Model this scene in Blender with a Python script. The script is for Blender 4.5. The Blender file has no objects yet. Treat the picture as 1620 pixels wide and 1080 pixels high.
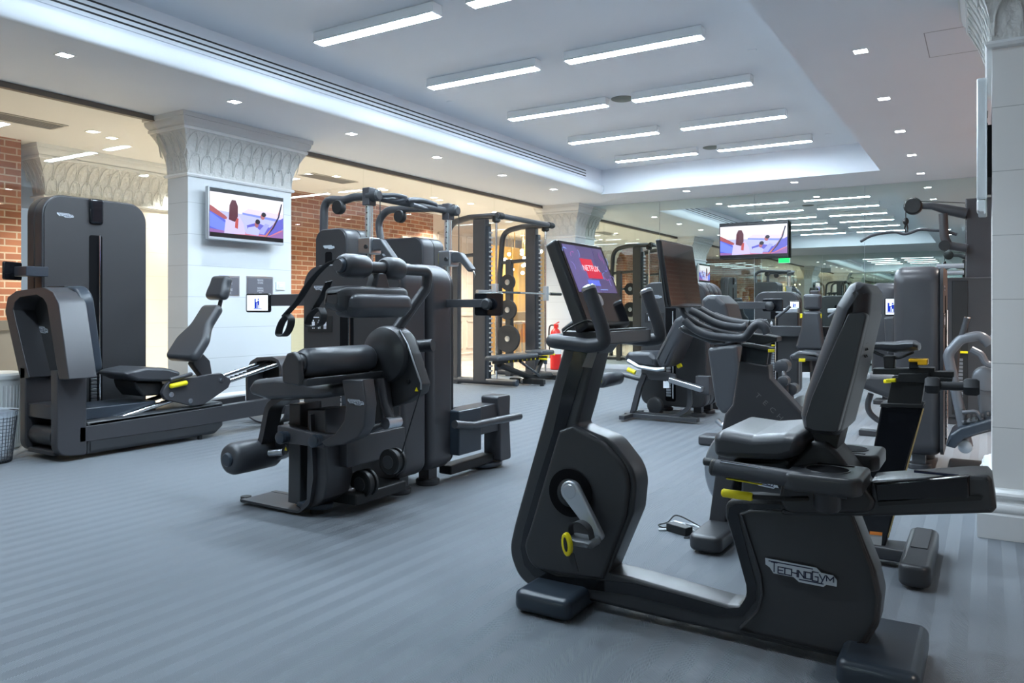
import bpy, bmesh, math, random
from mathutils import Vector, Matrix
from mathutils.geometry import tessellate_polygon
random.seed(7)
SC = bpy.context.scene
COL = SC.collection

# ------------------------------------------------------------------ camera
CAM_H = 1.1
F_PX, CX, CY = 1215.0, 810.0, 488.0          # focal length and principal point for the 1620x1080 frame
YAW = math.atan((1562 - CX) / F_PX)
cd = bpy.data.cameras.new('camera'); cam = bpy.data.objects.new('camera', cd); COL.objects.link(cam)
cam.location = (0, 0, CAM_H); cam.rotation_euler = (math.pi / 2, 0, YAW)
cd.sensor_width = 36; cd.lens = F_PX / 1620 * 36; cd.shift_y = (CY - 540) / 1620; cd.clip_start = .05; cd.clip_end = 200
SC.camera = cam

# ------------------------------------------------------------------ world, exposure
SC.view_settings.view_transform = 'Standard'; SC.view_settings.look = 'None'
SC.view_settings.gamma = 1; SC.view_settings.use_curve_mapping = False
SC.view_settings.exposure = 1.05
SC.cycles.max_bounces = 14; SC.cycles.glossy_bounces = 9; SC.cycles.transparent_max_bounces = 16
SC.cycles.sample_clamp_indirect = 4
w = bpy.data.worlds.new('world'); SC.world = w; w.use_nodes = True
w.node_tree.nodes['Background'].inputs[0].default_value = (.55, .65, .8, 1)
w.node_tree.nodes['Background'].inputs[1].default_value = .3
COOL = (.71, .865, 1.0); WARM = (1.0, .92, .83)
TUBE_E, SPOT_W, LOBBY_SPOT = 60.0, 30.0, 170.0

def area(name, loc, size, power, color, rot=(0, 0, 0), sy=None):
    l = bpy.data.lights.new(name, 'AREA'); l.energy = power; l.color = color; l.size = size
    if sy: l.shape = 'RECTANGLE'; l.size_y = sy
    o = bpy.data.objects.new(name, l); COL.objects.link(o); o.location = loc; o.rotation_euler = rot
    return o

# ------------------------------------------------------------------ from the survey of the room to metres
FW = Vector((-math.sin(YAW), math.cos(YAW), 0)); RT = Vector((math.cos(YAW), math.sin(YAW), 0))
C0 = Vector((0, 0, CAM_H))
def ray(u, v): return FW + RT * ((u - CX) / F_PX) + Vector((0, 0, (CY - v) / F_PX))
def onY(y, pts):                              # points of the plane Y=y -> (x, z)
    r = []
    for u, v in pts:
        d = ray(u, v); p = C0 + d * (y / d.y); r.append((p.x, p.z))
    return r
def onX(x, pts):                              # points of the plane X=x -> (y, z)
    r = []
    for u, v in pts:
        d = ray(u, v); p = C0 + d * (x / d.x); r.append((p.y, p.z))
    return r
def onZ(z, pts):
    r = []
    for u, v in pts:
        d = ray(u, v); p = C0 + d * ((z - CAM_H) / d.z); r.append((p.x, p.y))
    return r
def Yp(y, pts): return [Vector((x, y, z)) for x, z in onY(y, pts)]
def Xp(x, pts): return [Vector((x, y, z)) for y, z in onX(x, pts)]

# ------------------------------------------------------------------ materials
MATS = {}
def nodes(m): return m.node_tree.nodes, m.node_tree.links
def mat(name, col, rough=.5, metal=0, emit=None, es=0, spec=.5, coat=0, bump=None, trans=0):
    if name in MATS: return MATS[name]
    m = bpy.data.materials.new(name); m.use_nodes = True
    b = m.node_tree.nodes['Principled BSDF']
    b.inputs['Base Color'].default_value = (*col, 1); b.inputs['Roughness'].default_value = rough
    b.inputs['Metallic'].default_value = metal; b.inputs['Specular IOR Level'].default_value = spec
    b.inputs['Coat Weight'].default_value = coat
    b.inputs['Coat Roughness'].default_value = .08
    if trans: b.inputs['Transmission Weight'].default_value = trans
    if emit: b.inputs['Emission Color'].default_value = (*emit, 1); b.inputs['Emission Strength'].default_value = es
    N, L = nodes(m)
    tc = N.new('ShaderNodeTexCoord')
    nz = N.new('ShaderNodeTexNoise'); nz.inputs['Scale'].default_value = bump[0] if bump else 6
    nz.inputs['Detail'].default_value = 3
    L.new(tc.outputs['Object'], nz.inputs['Vector'])
    if bump:
        bp = N.new('ShaderNodeBump'); bp.inputs['Strength'].default_value = bump[1]; bp.inputs['Distance'].default_value = .002
        L.new(nz.outputs['Fac'], bp.inputs['Height']); L.new(bp.outputs['Normal'], b.inputs['Normal'])
    if not emit:
        mr = N.new('ShaderNodeMapRange'); mr.inputs[3].default_value = max(0, rough - .04); mr.inputs[4].default_value = min(1, rough + .04)
        L.new(nz.outputs['Fac'], mr.inputs[0]); L.new(mr.outputs[0], b.inputs['Roughness'])
    MATS[name] = m; return m
GRAPH = mat('graphite_paint', (.052, .052, .058), .34, .1, bump=(900, .08))
SHELL = mat('shell_plastic', (.036, .038, .042), .34, bump=(1200, .1))
HOUSE = mat('housing_plastic', (.030, .031, .034), .4, bump=(1400, .12))
GLOSS = mat('gloss_black', (.008, .009, .012), .08, spec=.6)
BLACK = mat('black_plastic', (.008, .009, .010), .5)
FRAMEM = mat('frame_paint', (.05, .052, .058), .34, .1)
VINYL = mat('vinyl', (.045, .048, .055), .36, bump=(350, .15))
RECESS_SHADE = mat('recess_shade', (.004, .004, .005), .8, spec=.1)  # dull black that paints in the shade inside slots and recesses
RUBBER = mat('rubber', (.022, .024, .028), .6, bump=(500, .2))
GRIP = mat('grip_rubber', (.05, .054, .063), .42, bump=(400, .15))
FOOTB = mat('foot_blue_grey', (.028, .038, .052), .3, bump=(900, .1))
CHROME = mat('chrome', (.82, .85, .88), .1, 1)
STEEL = mat('brushed_steel', (.55, .58, .62), .3, 1)
SILV = mat('silver_paint', (.48, .52, .56), .33, .6)
YEL = mat('yellow_plastic', (.85, .72, .01), .35)
AMBER = mat('amber_plastic', (.9, .48, .01), .35)
WHITE = mat('white_plastic', (.75, .78, .8), .4)
LOGO = mat('logo_silver', (.50, .55, .60), .35, .2)
LOGOD = mat('logo_navy', (.008, .012, .045), .4)
REDM = mat('red_enamel', (.6, .02, .02), .25)
PLAQUE = mat('plaque_slate', (.12, .12, .14), .4)
INK = mat('print_white', (.72, .74, .78), .5)
GREENL = mat('green_led', (.02, .5, .1), .4, emit=(.01, .55, .12), es=1)
EMW = mat('lamp_cool', (1, 1, 1), .5, emit=COOL, es=TUBE_E)
EMD = mat('downlight_cool', (1, 1, 1), .5, emit=(.9, .95, 1), es=14)
EMWW = mat('downlight_warm', (1, 1, 1), .5, emit=(1, .85, .65), es=10)
SLATE = mat('slatwhite', (.6, .63, .67), .5)

def emat(name, col, s=1.0): return mat('scr_' + name, (0, 0, 0), .25, emit=tuple(c ** 2.2 for c in col), es=s * .47)

def plaster(name, col):
    m = mat(name, col, .75)
    N, L = nodes(m); b = N['Principled BSDF']
    tc = N.new('ShaderNodeTexCoord'); nz = N.new('ShaderNodeTexNoise'); nz.inputs['Scale'].default_value = 1.2
    mx = N.new('ShaderNodeMix'); mx.data_type = 'RGBA'
    mx.inputs[6].default_value = (*col, 1); mx.inputs[7].default_value = (*[c * .96 for c in col], 1)
    L.new(tc.outputs['Object'], nz.inputs['Vector']); L.new(nz.outputs['Fac'], mx.inputs[0]); L.new(mx.outputs[2], b.inputs['Base Color'])
    return m
CEIL = plaster('ceiling_paint', (.76, .80, .86))
CEILL = plaster('lobby_ceiling_paint', (.74, .74, .72))
BEIGE = plaster('lobby_marble', (.62, .50, .42))

def math_node(N, op, a=None, b=None):
    n = N.new('ShaderNodeMath'); n.operation = op
    for i, x in enumerate((a, b)):
        if isinstance(x, (int, float)): n.inputs[i].default_value = x
    return n
def tile_mat(name, col, z0, dz, relief=False):
    m = bpy.data.materials.new(name); m.use_nodes = True; N, L = nodes(m); b = N['Principled BSDF']
    b.inputs['Roughness'].default_value = .32
    g = N.new('ShaderNodeNewGeometry'); s = N.new('ShaderNodeSeparateXYZ'); L.new(g.outputs['Position'], s.inputs[0])
    a = math_node(N, 'SUBTRACT', None, z0 - 20 * dz); L.new(s.outputs[2], a.inputs[0])
    d = math_node(N, 'DIVIDE', None, dz); L.new(a.outputs[0], d.inputs[0])
    f = math_node(N, 'FRACT'); L.new(d.outputs[0], f.inputs[0])
    c = math_node(N, 'LESS_THAN', None, .012); L.new(f.outputs[0], c.inputs[0])
    mx = N.new('ShaderNodeMix'); mx.data_type = 'RGBA'
    mx.inputs[6].default_value = (*col, 1); mx.inputs[7].default_value = (*[k * .62 for k in col], 1)
    L.new(c.outputs[0], mx.inputs[0]); L.new(mx.outputs[2], b.inputs['Base Color'])
    MATS[name] = m; return m
def relief_mat(name, col):
    m = bpy.data.materials.new(name); m.use_nodes = True; N, L = nodes(m); b = N['Principled BSDF']
    b.inputs['Roughness'].default_value = .6; b.inputs['Base Color'].default_value = (*col, 1)
    tc = N.new('ShaderNodeTexCoord')
    mp = N.new('ShaderNodeMapping'); mp.inputs['Scale'].default_value = (1, 1, .35); L.new(tc.outputs['Object'], mp.inputs[0])
    v = N.new('ShaderNodeTexVoronoi'); v.inputs['Scale'].default_value = 16; L.new(mp.outputs[0], v.inputs['Vector'])
    nz = N.new('ShaderNodeTexNoise'); nz.inputs['Scale'].default_value = 30; nz.inputs['Detail'].default_value = 6; L.new(tc.outputs['Object'], nz.inputs['Vector'])
    ad = math_node(N, 'ADD'); L.new(v.outputs['Distance'], ad.inputs[0]); L.new(nz.outputs['Fac'], ad.inputs[1])
    bp = N.new('ShaderNodeBump'); bp.inputs['Strength'].default_value = .55; bp.inputs['Distance'].default_value = .03
    L.new(ad.outputs[0], bp.inputs['Height']); L.new(bp.outputs[0], b.inputs['Normal'])
    MATS[name] = m; return m
COLM = tile_mat('column_tile', (.66, .69, .71), 2.143, .309)
PILM = tile_mat('pillar_tile', (.80, .79, .77), 1.143, .309)
LCOLM = tile_mat('lobby_column_tile', (.72, .66, .57), 2.143, .309)
RELIEF = relief_mat('relief_plaster', (.66, .66, .64))
MOULD = mat('white_moulding', (.76, .77, .77), .4)

def brick_mat(name, axis, c1=(.37, .145, .075), c2=(.24, .085, .045)):
    m = bpy.data.materials.new(name); m.use_nodes = True; N, L = nodes(m); b = N['Principled BSDF']
    b.inputs['Roughness'].default_value = .8
    g = N.new('ShaderNodeNewGeometry'); s = N.new('ShaderNodeSeparateXYZ'); L.new(g.outputs['Position'], s.inputs[0])
    cb = N.new('ShaderNodeCombineXYZ'); L.new(s.outputs[axis], cb.inputs[0]); L.new(s.outputs[2], cb.inputs[1])
    br = N.new('ShaderNodeTexBrick'); L.new(cb.outputs[0], br.inputs['Vector'])
    br.inputs['Color1'].default_value = (*c1, 1); br.inputs['Color2'].default_value = (*c2, 1); br.inputs['Mortar'].default_value = (.46, .36, .27, 1)
    br.inputs['Scale'].default_value = 1; br.inputs['Mortar Size'].default_value = .008; br.inputs['Brick Width'].default_value = .25; br.inputs['Row Height'].default_value = .078
    nz = N.new('ShaderNodeTexNoise'); nz.inputs['Scale'].default_value = 9; L.new(cb.outputs[0], nz.inputs['Vector'])
    mx = N.new('ShaderNodeMix'); mx.data_type = 'RGBA'; mx.blend_type = 'MULTIPLY'; mx.inputs[0].default_value = .5
    L.new(br.outputs['Color'], mx.inputs[6]); L.new(nz.outputs['Color'], mx.inputs[7]); L.new(br.outputs['Color'], b.inputs['Base Color'])
    bp = N.new('ShaderNodeBump'); bp.inputs['Distance'].default_value = .01; bp.inputs['Strength'].default_value = .6; bp.invert = True
    L.new(br.outputs['Fac'], bp.inputs['Height']); L.new(bp.outputs[0], b.inputs['Normal'])
    MATS[name] = m; return m
BRICKX = brick_mat('brick_facing_x', 1); BRICKY = brick_mat('brick_facing_y', 0)

def floor_mat():
    m = bpy.data.materials.new('ribbed_rubber_floor'); m.use_nodes = True; N, L = nodes(m); b = N['Principled BSDF']
    g = N.new('ShaderNodeNewGeometry'); s = N.new('ShaderNodeSeparateXYZ'); L.new(g.outputs['Position'], s.inputs[0])
    # herringbone rib: bands 55 mm wide running along Y, ribs slanting one way or the other
    d = math_node(N, 'DIVIDE', None, .11); L.new(s.outputs[0], d.inputs[0])
    f = math_node(N, 'FRACT'); L.new(d.outputs[0], f.inputs[0])
    t = math_node(N, 'SUBTRACT', None, .5); L.new(f.outputs[0], t.inputs[0])
    ab = math_node(N, 'ABSOLUTE'); L.new(t.outputs[0], ab.inputs[0])
    zg = math_node(N, 'MULTIPLY', None, .22); L.new(ab.outputs[0], zg.inputs[0])     # zigzag offset
    yy = math_node(N, 'ADD'); L.new(s.outputs[1], yy.inputs[0]); L.new(zg.outputs[0], yy.inputs[1])
    q = math_node(N, 'MULTIPLY', None, 2 * math.pi / .0095); L.new(yy.outputs[0], q.inputs[0])
    sn = math_node(N, 'SINE'); L.new(q.outputs[0], sn.inputs[0])
    bp = N.new('ShaderNodeBump'); bp.inputs['Distance'].default_value = .002; bp.inputs['Strength'].default_value = .8
    L.new(sn.outputs[0], bp.inputs['Height']); L.new(bp.outputs[0], b.inputs['Normal'])
    gt = math_node(N, 'GREATER_THAN', None, .5); L.new(f.outputs[0], gt.inputs[0])
    tc = N.new('ShaderNodeTexNoise'); tc.inputs['Scale'].default_value = .9; tc.inputs['Detail'].default_value = 4; L.new(g.outputs['Position'], tc.inputs['Vector'])
    mx = N.new('ShaderNodeMix'); mx.data_type = 'RGBA'
    mx.inputs[6].default_value = (.190, .213, .242, 1); mx.inputs[7].default_value = (.210, .235, .265, 1)  # two tones paint in the sheen difference between the rib directions
    k = math_node(N, 'MULTIPLY', None, .75); L.new(gt.outputs[0], k.inputs[0])
    k2 = math_node(N, 'MULTIPLY', None, .5); L.new(tc.outputs['Fac'], k2.inputs[0])
    ka = math_node(N, 'ADD'); L.new(k.outputs[0], ka.inputs[0]); L.new(k2.outputs[0], ka.inputs[1])
    L.new(ka.outputs[0], mx.inputs[0])
    L.new(mx.outputs[2], b.inputs['Base Color'])
    mr = N.new('ShaderNodeMapRange'); mr.inputs[3].default_value = .42; mr.inputs[4].default_value = .56; L.new(ka.outputs[0], mr.inputs[0]); L.new(mr.outputs[0], b.inputs['Roughness'])
    MATS['floor'] = m; return m
FLOORM = floor_mat()
def lobby_floor_mat():
    m = mat('lobby_marble_floor', (.58, .50, .42), .12); return m
LFLOOR = lobby_floor_mat()

def glass_mat():
    m = bpy.data.materials.new('clear_glass'); m.use_nodes = True; N, L = nodes(m); N.clear()
    o = N.new('ShaderNodeOutputMaterial'); mx = N.new('ShaderNodeMixShader'); t = N.new('ShaderNodeBsdfTransparent'); g = N.new('ShaderNodeBsdfGlossy')
    t.inputs[0].default_value = (.93, .96, .94, 1); g.inputs['Roughness'].default_value = 0; g.inputs[0].default_value = (1, 1, 1, 1)
    lw = N.new('ShaderNodeLayerWeight'); lw.inputs[0].default_value = .5
    pw = math_node(N, 'POWER', None, 4.0); L.new(lw.outputs['Facing'], pw.inputs[0])
    ml = math_node(N, 'MULTIPLY', None, .7); L.new(pw.outputs[0], ml.inputs[0])
    fr = math_node(N, 'ADD', None, .05); L.new(ml.outputs[0], fr.inputs[0])
    L.new(fr.outputs[0], mx.inputs[0]); L.new(t.outputs[0], mx.inputs[1]); L.new(g.outputs[0], mx.inputs[2]); L.new(mx.outputs[0], o.inputs[0])
    MATS['glass'] = m; return m
GLASS = glass_mat()
def mirror_mat():
    m = bpy.data.materials.new('mirror_glass'); m.use_nodes = True; N, L = nodes(m); b = N['Principled BSDF']
    b.inputs['Base Color'].default_value = (.74, .81, .76, 1); b.inputs['Metallic'].default_value = 1; b.inputs['Roughness'].default_value = 0
    MATS['mirror'] = m; return m
MIRROR = mirror_mat()
TRIM = mat('brown_trim', (.17, .15, .13), .5)

# ------------------------------------------------------------------ geometry helpers
def fillet(pts, r, n=5):
    """round the corners of a closed 2-D outline; r is one radius or a list"""
    out = []; N = len(pts)
    for i in range(N):
        p = Vector(pts[i]); a = Vector(pts[i - 1]); b = Vector(pts[(i + 1) % N])
        rr = r[i] if isinstance(r, (list, tuple)) else r
        da = (a - p); db = (b - p); la, lb = da.length, db.length
        if rr <= 0 or la < 1e-6 or lb < 1e-6: out.append(tuple(p)); continue
        da /= la; db /= lb
        c = max(-1, min(1, da.dot(db))); ang = math.acos(c)
        if ang > math.pi - .05: out.append(tuple(p)); continue
        t = min(rr / math.tan(ang / 2), la * .48, lb * .48); r2 = t * math.tan(ang / 2)
        ctr = p + (da + db).normalized() * (r2 / math.sin(ang / 2))
        s = p + da * t - ctr; e = p + db * t - ctr
        a0 = math.atan2(s.y, s.x); a1 = math.atan2(e.y, e.x); d = a1 - a0
        while d > math.pi: d -= 2 * math.pi
        while d < -math.pi: d += 2 * math.pi
        for k in range(n + 1):
            q = a0 + d * k / n; out.append((ctr.x + r2 * math.cos(q), ctr.y + r2 * math.sin(q)))
    return out
def rrect(x0, x1, y0, y1, r, n=5): return fillet([(x0, y0), (x1, y0), (x1, y1), (x0, y1)], r, n)
def smooth(pts, n=6):
    """Catmull-Rom through 3-D points"""
    P = [Vector(p) for p in pts]; P = [P[0] * 2 - P[1]] + P + [P[-1] * 2 - P[-2]]; out = []
    for i in range(1, len(P) - 2):
        for k in range(n):
            t = k / n; a, b, c, d = P[i - 1:i + 3]
            out.append(.5 * ((2 * b) + (c - a) * t + (2 * a - 5 * b + 4 * c - d) * t * t + (3 * b - a - 3 * c + d) * t ** 3))
    out.append(P[-2]); return out
def bend(pts, r, n=6):
    """fillet an open 3-D path"""
    P = [Vector(p) for p in pts]; out = [P[0]]
    for i in range(1, len(P) - 1):
        p = P[i]; da = P[i - 1] - p; db = P[i + 1] - p; la, lb = da.length, db.length
        da /= la; db /= lb; ang = math.acos(max(-1, min(1, da.dot(db))))
        rr = r[i - 1] if isinstance(r, (list, tuple)) else r
        if ang > math.pi - .03 or rr <= 0: out.append(p); continue
        t = min(rr / math.tan(ang / 2), la * .48, lb * .48); s = p + da * t; e = p + db * t
        for k in range(n + 1):
            q = k / n; out.append(s * (1 - q) ** 2 + p * 2 * q * (1 - q) + e * q * q)
    out.append(P[-1]); return out

class G:
    def __init__(s): s.bm = bmesh.new(); s.slot = 0
    def _f(s, vs):
        try: f = s.bm.faces.new(vs); f.material_index = s.slot; f.smooth = True; return f
        except ValueError: return None
    def loft(s, rings, cap=True, closed=True, split=False):
        R = [[s.bm.verts.new(p) for p in r] for r in rings]; n = len(R[0])
        for a, b in zip(R, R[1:]):
            for i in range(n if closed else n - 1):
                s._f((a[i], a[(i + 1) % n], b[(i + 1) % n], b[i]))
        if cap and split:
            for ring, rv in ((rings[0], 1), (rings[-1], 0)):
                s.cap([s.bm.verts.new(p) for p in ring], rv)
        elif cap: s.cap(R[0], 1); s.cap(R[-1], 0)
        return s
    def cap(s, vs, rev):
        if len(vs) <= 6 or len(vs) in (8, 10, 12, 14, 16, 20, 24, 28) and s.convex(vs):
            f = s._f(vs[::-1] if rev else vs)
            if f: f.smooth = False
            return
        for t in tessellate_polygon([[v.co for v in vs]]):
            t = [vs[i] for i in t]
            f = s._f(t[::-1] if rev else t)
            if f: f.smooth = False
    def convex(s, vs):
        n = None
        for i in range(len(vs)):
            c = (vs[i].co - vs[i - 1].co).cross(vs[(i + 1) % len(vs)].co - vs[i].co)
            if c.length < 1e-12: continue
            if n is None: n = c
            elif c.dot(n) < 0: return False
        return True
    def box(s, x0, x1, y0, y1, z0, z1):
        x0, x1 = sorted((x0, x1)); y0, y1 = sorted((y0, y1)); z0, z1 = sorted((z0, z1))
        return s.loft([[(x0, y0, z), (x1, y0, z), (x1, y1, z), (x0, y1, z)] for z in (z0, z1)])
    def obox(s, c, size, rot):                      # oriented box, rot = Matrix 3x3 or (axis, angle)
        if isinstance(rot, tuple): rot = Matrix.Rotation(rot[1], 3, rot[0])
        a, b, d = (q / 2 for q in size); c = Vector(c)
        return s.loft([[c + rot @ Vector(p) for p in ((-a, -b, z), (a, -b, z), (a, b, z), (-a, b, z))] for z in (-d, d)])
    def prY(s, pts, y0, y1): return s.loft([[(x, y, z) for x, z in pts] for y in (y0, y1)])
    def prX(s, pts, x0, x1): return s.loft([[(x, y, z) for y, z in pts] for x in (x0, x1)])
    def prZ(s, pts, z0, z1): return s.loft([[(x, y, z) for x, y in pts] for z in (z0, z1)])
    def prV(s, pts, vec):
        v = Vector(vec); return s.loft([[Vector(p) for p in pts], [Vector(p) + v for p in pts]])
    def tube(s, path, r, seg=12, flat=None):
        P = [Vector(p) for p in path]; rings = []; up = None
        for i, p in enumerate(P):
            t = (P[min(i + 1, len(P) - 1)] - P[max(i - 1, 0)]).normalized()
            if up is None:
                up = Vector((0, 0, 1)) if abs(t.z) < .9 else Vector((1, 0, 0))
            up = (up - t * up.dot(t)).normalized(); sd = t.cross(up)
            rr = r[i] if isinstance(r, (list, tuple)) else r
            fx = flat or 1
            rings.append([p + sd * math.cos(k * 2 * math.pi / seg) * rr + up * math.sin(k * 2 * math.pi / seg) * rr * fx for k in range(seg)])
        return s.loft(rings)
    def strap(s, path, w, t, side):
        """flat band: width w along 'side', thickness t"""
        P = [Vector(p) for p in path]; sd = Vector(side).normalized(); rings = []
        for i, p in enumerate(P):
            tg = (P[min(i + 1, len(P) - 1)] - P[max(i - 1, 0)]).normalized(); n = tg.cross(sd).normalized()
            rings.append([p + sd * w / 2 + n * t / 2, p - sd * w / 2 + n * t / 2, p - sd * w / 2 - n * t / 2, p + sd * w / 2 - n * t / 2])
        return s.loft(rings)
    def cyl(s, p0, p1, r, r2=None, seg=20): 
        p0, p1 = Vector(p0), Vector(p1); r2 = r if r2 is None else r2
        t = (p1 - p0).normalized(); up = Vector((0, 0, 1)) if abs(t.z) < .9 else Vector((1, 0, 0))
        up = (up - t * up.dot(t)).normalized(); sd = t.cross(up)
        return s.loft([[p + sd * math.cos(k * 2 * math.pi / seg) * q + up * math.sin(k * 2 * math.pi / seg) * q for k in range(seg)] for p, q in ((p0, r), (p1, r2))])
    def lathe(s, p0, axis, prof, seg=20):
        """prof = [(distance along axis, radius)...]"""
        p0 = Vector(p0); t = Vector(axis).normalized(); up = Vector((0, 0, 1)) if abs(t.z) < .9 else Vector((1, 0, 0))
        up = (up - t * up.dot(t)).normalized(); sd = t.cross(up)
        return s.loft([[p0 + t * d + sd * math.cos(k * 2 * math.pi / seg) * q + up * math.sin(k * 2 * math.pi / seg) * q for k in range(seg)] for d, q in prof])
    def ball(s, c, r, sz=1, seg=12):
        c = Vector(c); pr = []
        for k in range(1, seg): a = math.pi * k / seg; pr.append((-math.cos(a) * r * sz, math.sin(a) * r))
        return s.lathe(c, (0, 0, 1), pr, seg)
    def cushion(s, c, size, rot=(0, 0, 0), puff=.35, n=6):
        """a padded pad: rounded-box superellipsoid"""
        c = Vector(c); M = Matrix.Rotation(rot[2], 3, 'Z') @ Matrix.Rotation(rot[1], 3, 'Y') @ Matrix.Rotation(rot[0], 3, 'X')
        a, b, d = (q / 2 for q in size); rings = []
        r = min(a, b, d) * .98; R = min(a, b) * puff
        for k in range(n + 1):
            th = math.pi * k / n - math.pi / 2
            inset = r * (1 - math.cos(th)) * .9; z = d * math.sin(th)
            o = rrect(-a + inset, a - inset, -b + inset, b - inset, max(R - inset * .5, .004), 5)
            rings.append([c + M @ Vector((x, y, z)) for x, y in o])
        return s.loft(rings)
    def pillow(s, pts, a0, a1, r, ax='Y', n=5, squash=1.0):
        """extrude a 2-D outline along an axis with softly rounded ends"""
        if a0 > a1: a0, a1 = a1, a0
        N = len(pts); P = [Vector(p) for p in pts]
        A = sum(P[i - 1].x * P[i].y - P[i].x * P[i - 1].y for i in range(N)); sg = 1 if A > 0 else -1
        nr = []
        for i in range(N):
            e1 = (P[i] - P[i - 1]); e2 = (P[(i + 1) % N] - P[i])
            v = Vector((0, 0))
            for e in (e1, e2):
                if e.length > 1e-7: v += Vector((e.y, -e.x)).normalized() * sg
            nr.append(v.normalized() if v.length > 1e-6 else v)
        r = min(r, (a1 - a0) / 2 * .999); st = []
        for k in range(n + 1):
            th = math.pi / 2 * k / n; st.append((a0 + r - r * math.cos(th), r * (1 - math.sin(th)) * squash))
        st += [(a0 + a1 - a, i) for a, i in reversed(st)]
        mk = {'Y': lambda p, a: (p.x, a, p.y), 'X': lambda p, a: (a, p.x, p.y), 'Z': lambda p, a: (p.x, p.y, a)}[ax]
        return s.loft([[mk(P[i] - nr[i] * ins, a) for i in range(N)] for a, ins in st], split=True)
ORG = {}
XF = [None]
def link(name, g, mats, parent=None, bevel=0, seg=2, org=None, ang=35):
    """one mesh object; vertices are given in world metres"""
    if not isinstance(mats, (list, tuple)): mats = [mats]
    bm = g.bm
    if XF[0] is not None: bmesh.ops.transform(bm, matrix=XF[0], verts=bm.verts)
    bmesh.ops.recalc_face_normals(bm, faces=bm.faces)
    if parent is not None: o0 = ORG[parent]
    elif org: o0 = Vector(org)
    else:
        xs = [v.co for v in bm.verts]; lo = Vector([min(v[i] for v in xs) for i in range(3)]); hi = Vector([max(v[i] for v in xs) for i in range(3)])
        o0 = Vector(((lo.x + hi.x) / 2, (lo.y + hi.y) / 2, lo.z))
    bmesh.ops.translate(bm, verts=bm.verts, vec=-o0)
    me = bpy.data.meshes.new(name); bm.to_mesh(me); bm.free()
    for m in mats: me.materials.append(m)
    me.set_sharp_from_angle(angle=math.radians(ang))
    o = bpy.data.objects.new(name, me); COL.objects.link(o); ORG[o] = o0
    if parent is not None: o.parent = parent
    else: o.location = o0
    if bevel:
        b = o.modifiers.new('edge', 'BEVEL'); b.width = bevel; b.segments = seg; b.limit_method = 'ANGLE'; b.angle_limit = math.radians(40); b.harden_normals = True
    return o
def empty(name, loc, label, cat, group=None):
    o = bpy.data.objects.new(name, None); COL.objects.link(o); o.location = loc; ORG[o] = Vector(loc); o.empty_display_size = .1
    return tag(o, label, cat, group)
def tag(o, label, cat, group=None):
    o['label'] = label; o['category'] = cat
    if group: o['group'] = group
    return o
def struct(name, g, m, bevel=0, parent=None, **k):
    o = link(name, g, m, parent, bevel, **k)
    if parent is None: o['kind'] = 'structure'
    return o
def dup(root, loc, label=None, group=None, rotz=None, scale=None):
    r = root.copy(); COL.objects.link(r); r.location = loc
    if rotz is not None: r.rotation_euler = (0, 0, rotz)
    if scale: r.scale = scale
    if label: r['label'] = label
    if group: r['group'] = group
    def rec(a, b):
        for ch in [c for c in a.children]:
            c = ch.copy(); COL.objects.link(c); c.parent = b; rec(ch, c)
    rec(root, r); return r

def text(s, origin, xdir, ydir, h, m, parent, name='lettering', depth=.001, stretch=1.0, align='CENTER', weight=0):
    """flat lettering lying on a surface"""
    cu = bpy.data.curves.new('t', 'FONT'); cu.body = s; cu.size = 1; cu.align_x = align; cu.align_y = 'CENTER'; cu.resolution_u = 2; cu.extrude = 0; cu.offset = weight
    to = bpy.data.objects.new('t', cu); COL.objects.link(to)
    dg = bpy.context.evaluated_depsgraph_get(); me = bpy.data.meshes.new_from_object(to.evaluated_get(dg))
    bpy.data.objects.remove(to); bpy.data.curves.remove(cu)
    origin = Vector(origin)
    if XF[0] is not None: origin = XF[0] @ origin; xdir = XF[0].to_3x3() @ Vector(xdir); ydir = XF[0].to_3x3() @ Vector(ydir)
    X = Vector(xdir).normalized(); Y = Vector(ydir).normalized(); Zn = X.cross(Y)
    o0 = ORG[parent] if parent is not None else Vector(origin)
    for v in me.vertices:
        v.co = Vector(origin) + X * v.co.x * h * stretch + Y * v.co.y * h + Zn * depth - o0
    me.materials.clear(); me.materials.append(m); me.name = name
    o = bpy.data.objects.new(name, me); COL.objects.link(o); ORG[o] = o0
    if parent is not None: o.parent = parent
    return o
LOGO_OUT = [(0, 1), (5.8, .98), (6.3, .72), (7.6, .70), (8, .45), (8, .05), (6.9, .05), (6.6, -.12), (3.9, -.12), (3.3, .12), (1, .12), (.55, .45), (.05, .6)]
STROKES = {'T': [(.5, 0, .5, 1), (0, 1, 1, 1)], 'E': [(0, 0, 0, 1), (0, 1, 1, 1), (0, .5, .85, .5), (0, 0, 1, 0)], 'C': [(1, 1, 0, 1), (0, 1, 0, 0), (0, 0, 1, 0)],
 'H': [(0, 0, 0, 1), (1, 0, 1, 1), (0, .5, 1, .5)], 'N': [(0, 0, 0, 1), (0, 1, 1, 0), (1, 0, 1, 1)], 'O': [(0, 0, 0, 1), (0, 1, 1, 1), (1, 1, 1, 0), (1, 0, 0, 0)],
 'G': [(1, 1, 0, 1), (0, 1, 0, 0), (0, 0, 1, 0), (1, 0, 1, .5), (1, .5, .5, .5)], 'Y': [(0, 1, .5, .45), (1, 1, .3, 0)], 'M': [(0, .25, 0, 1), (0, 1, .5, .4), (.5, .4, 1, 1), (1, 1, 1, .25)]}
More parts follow.
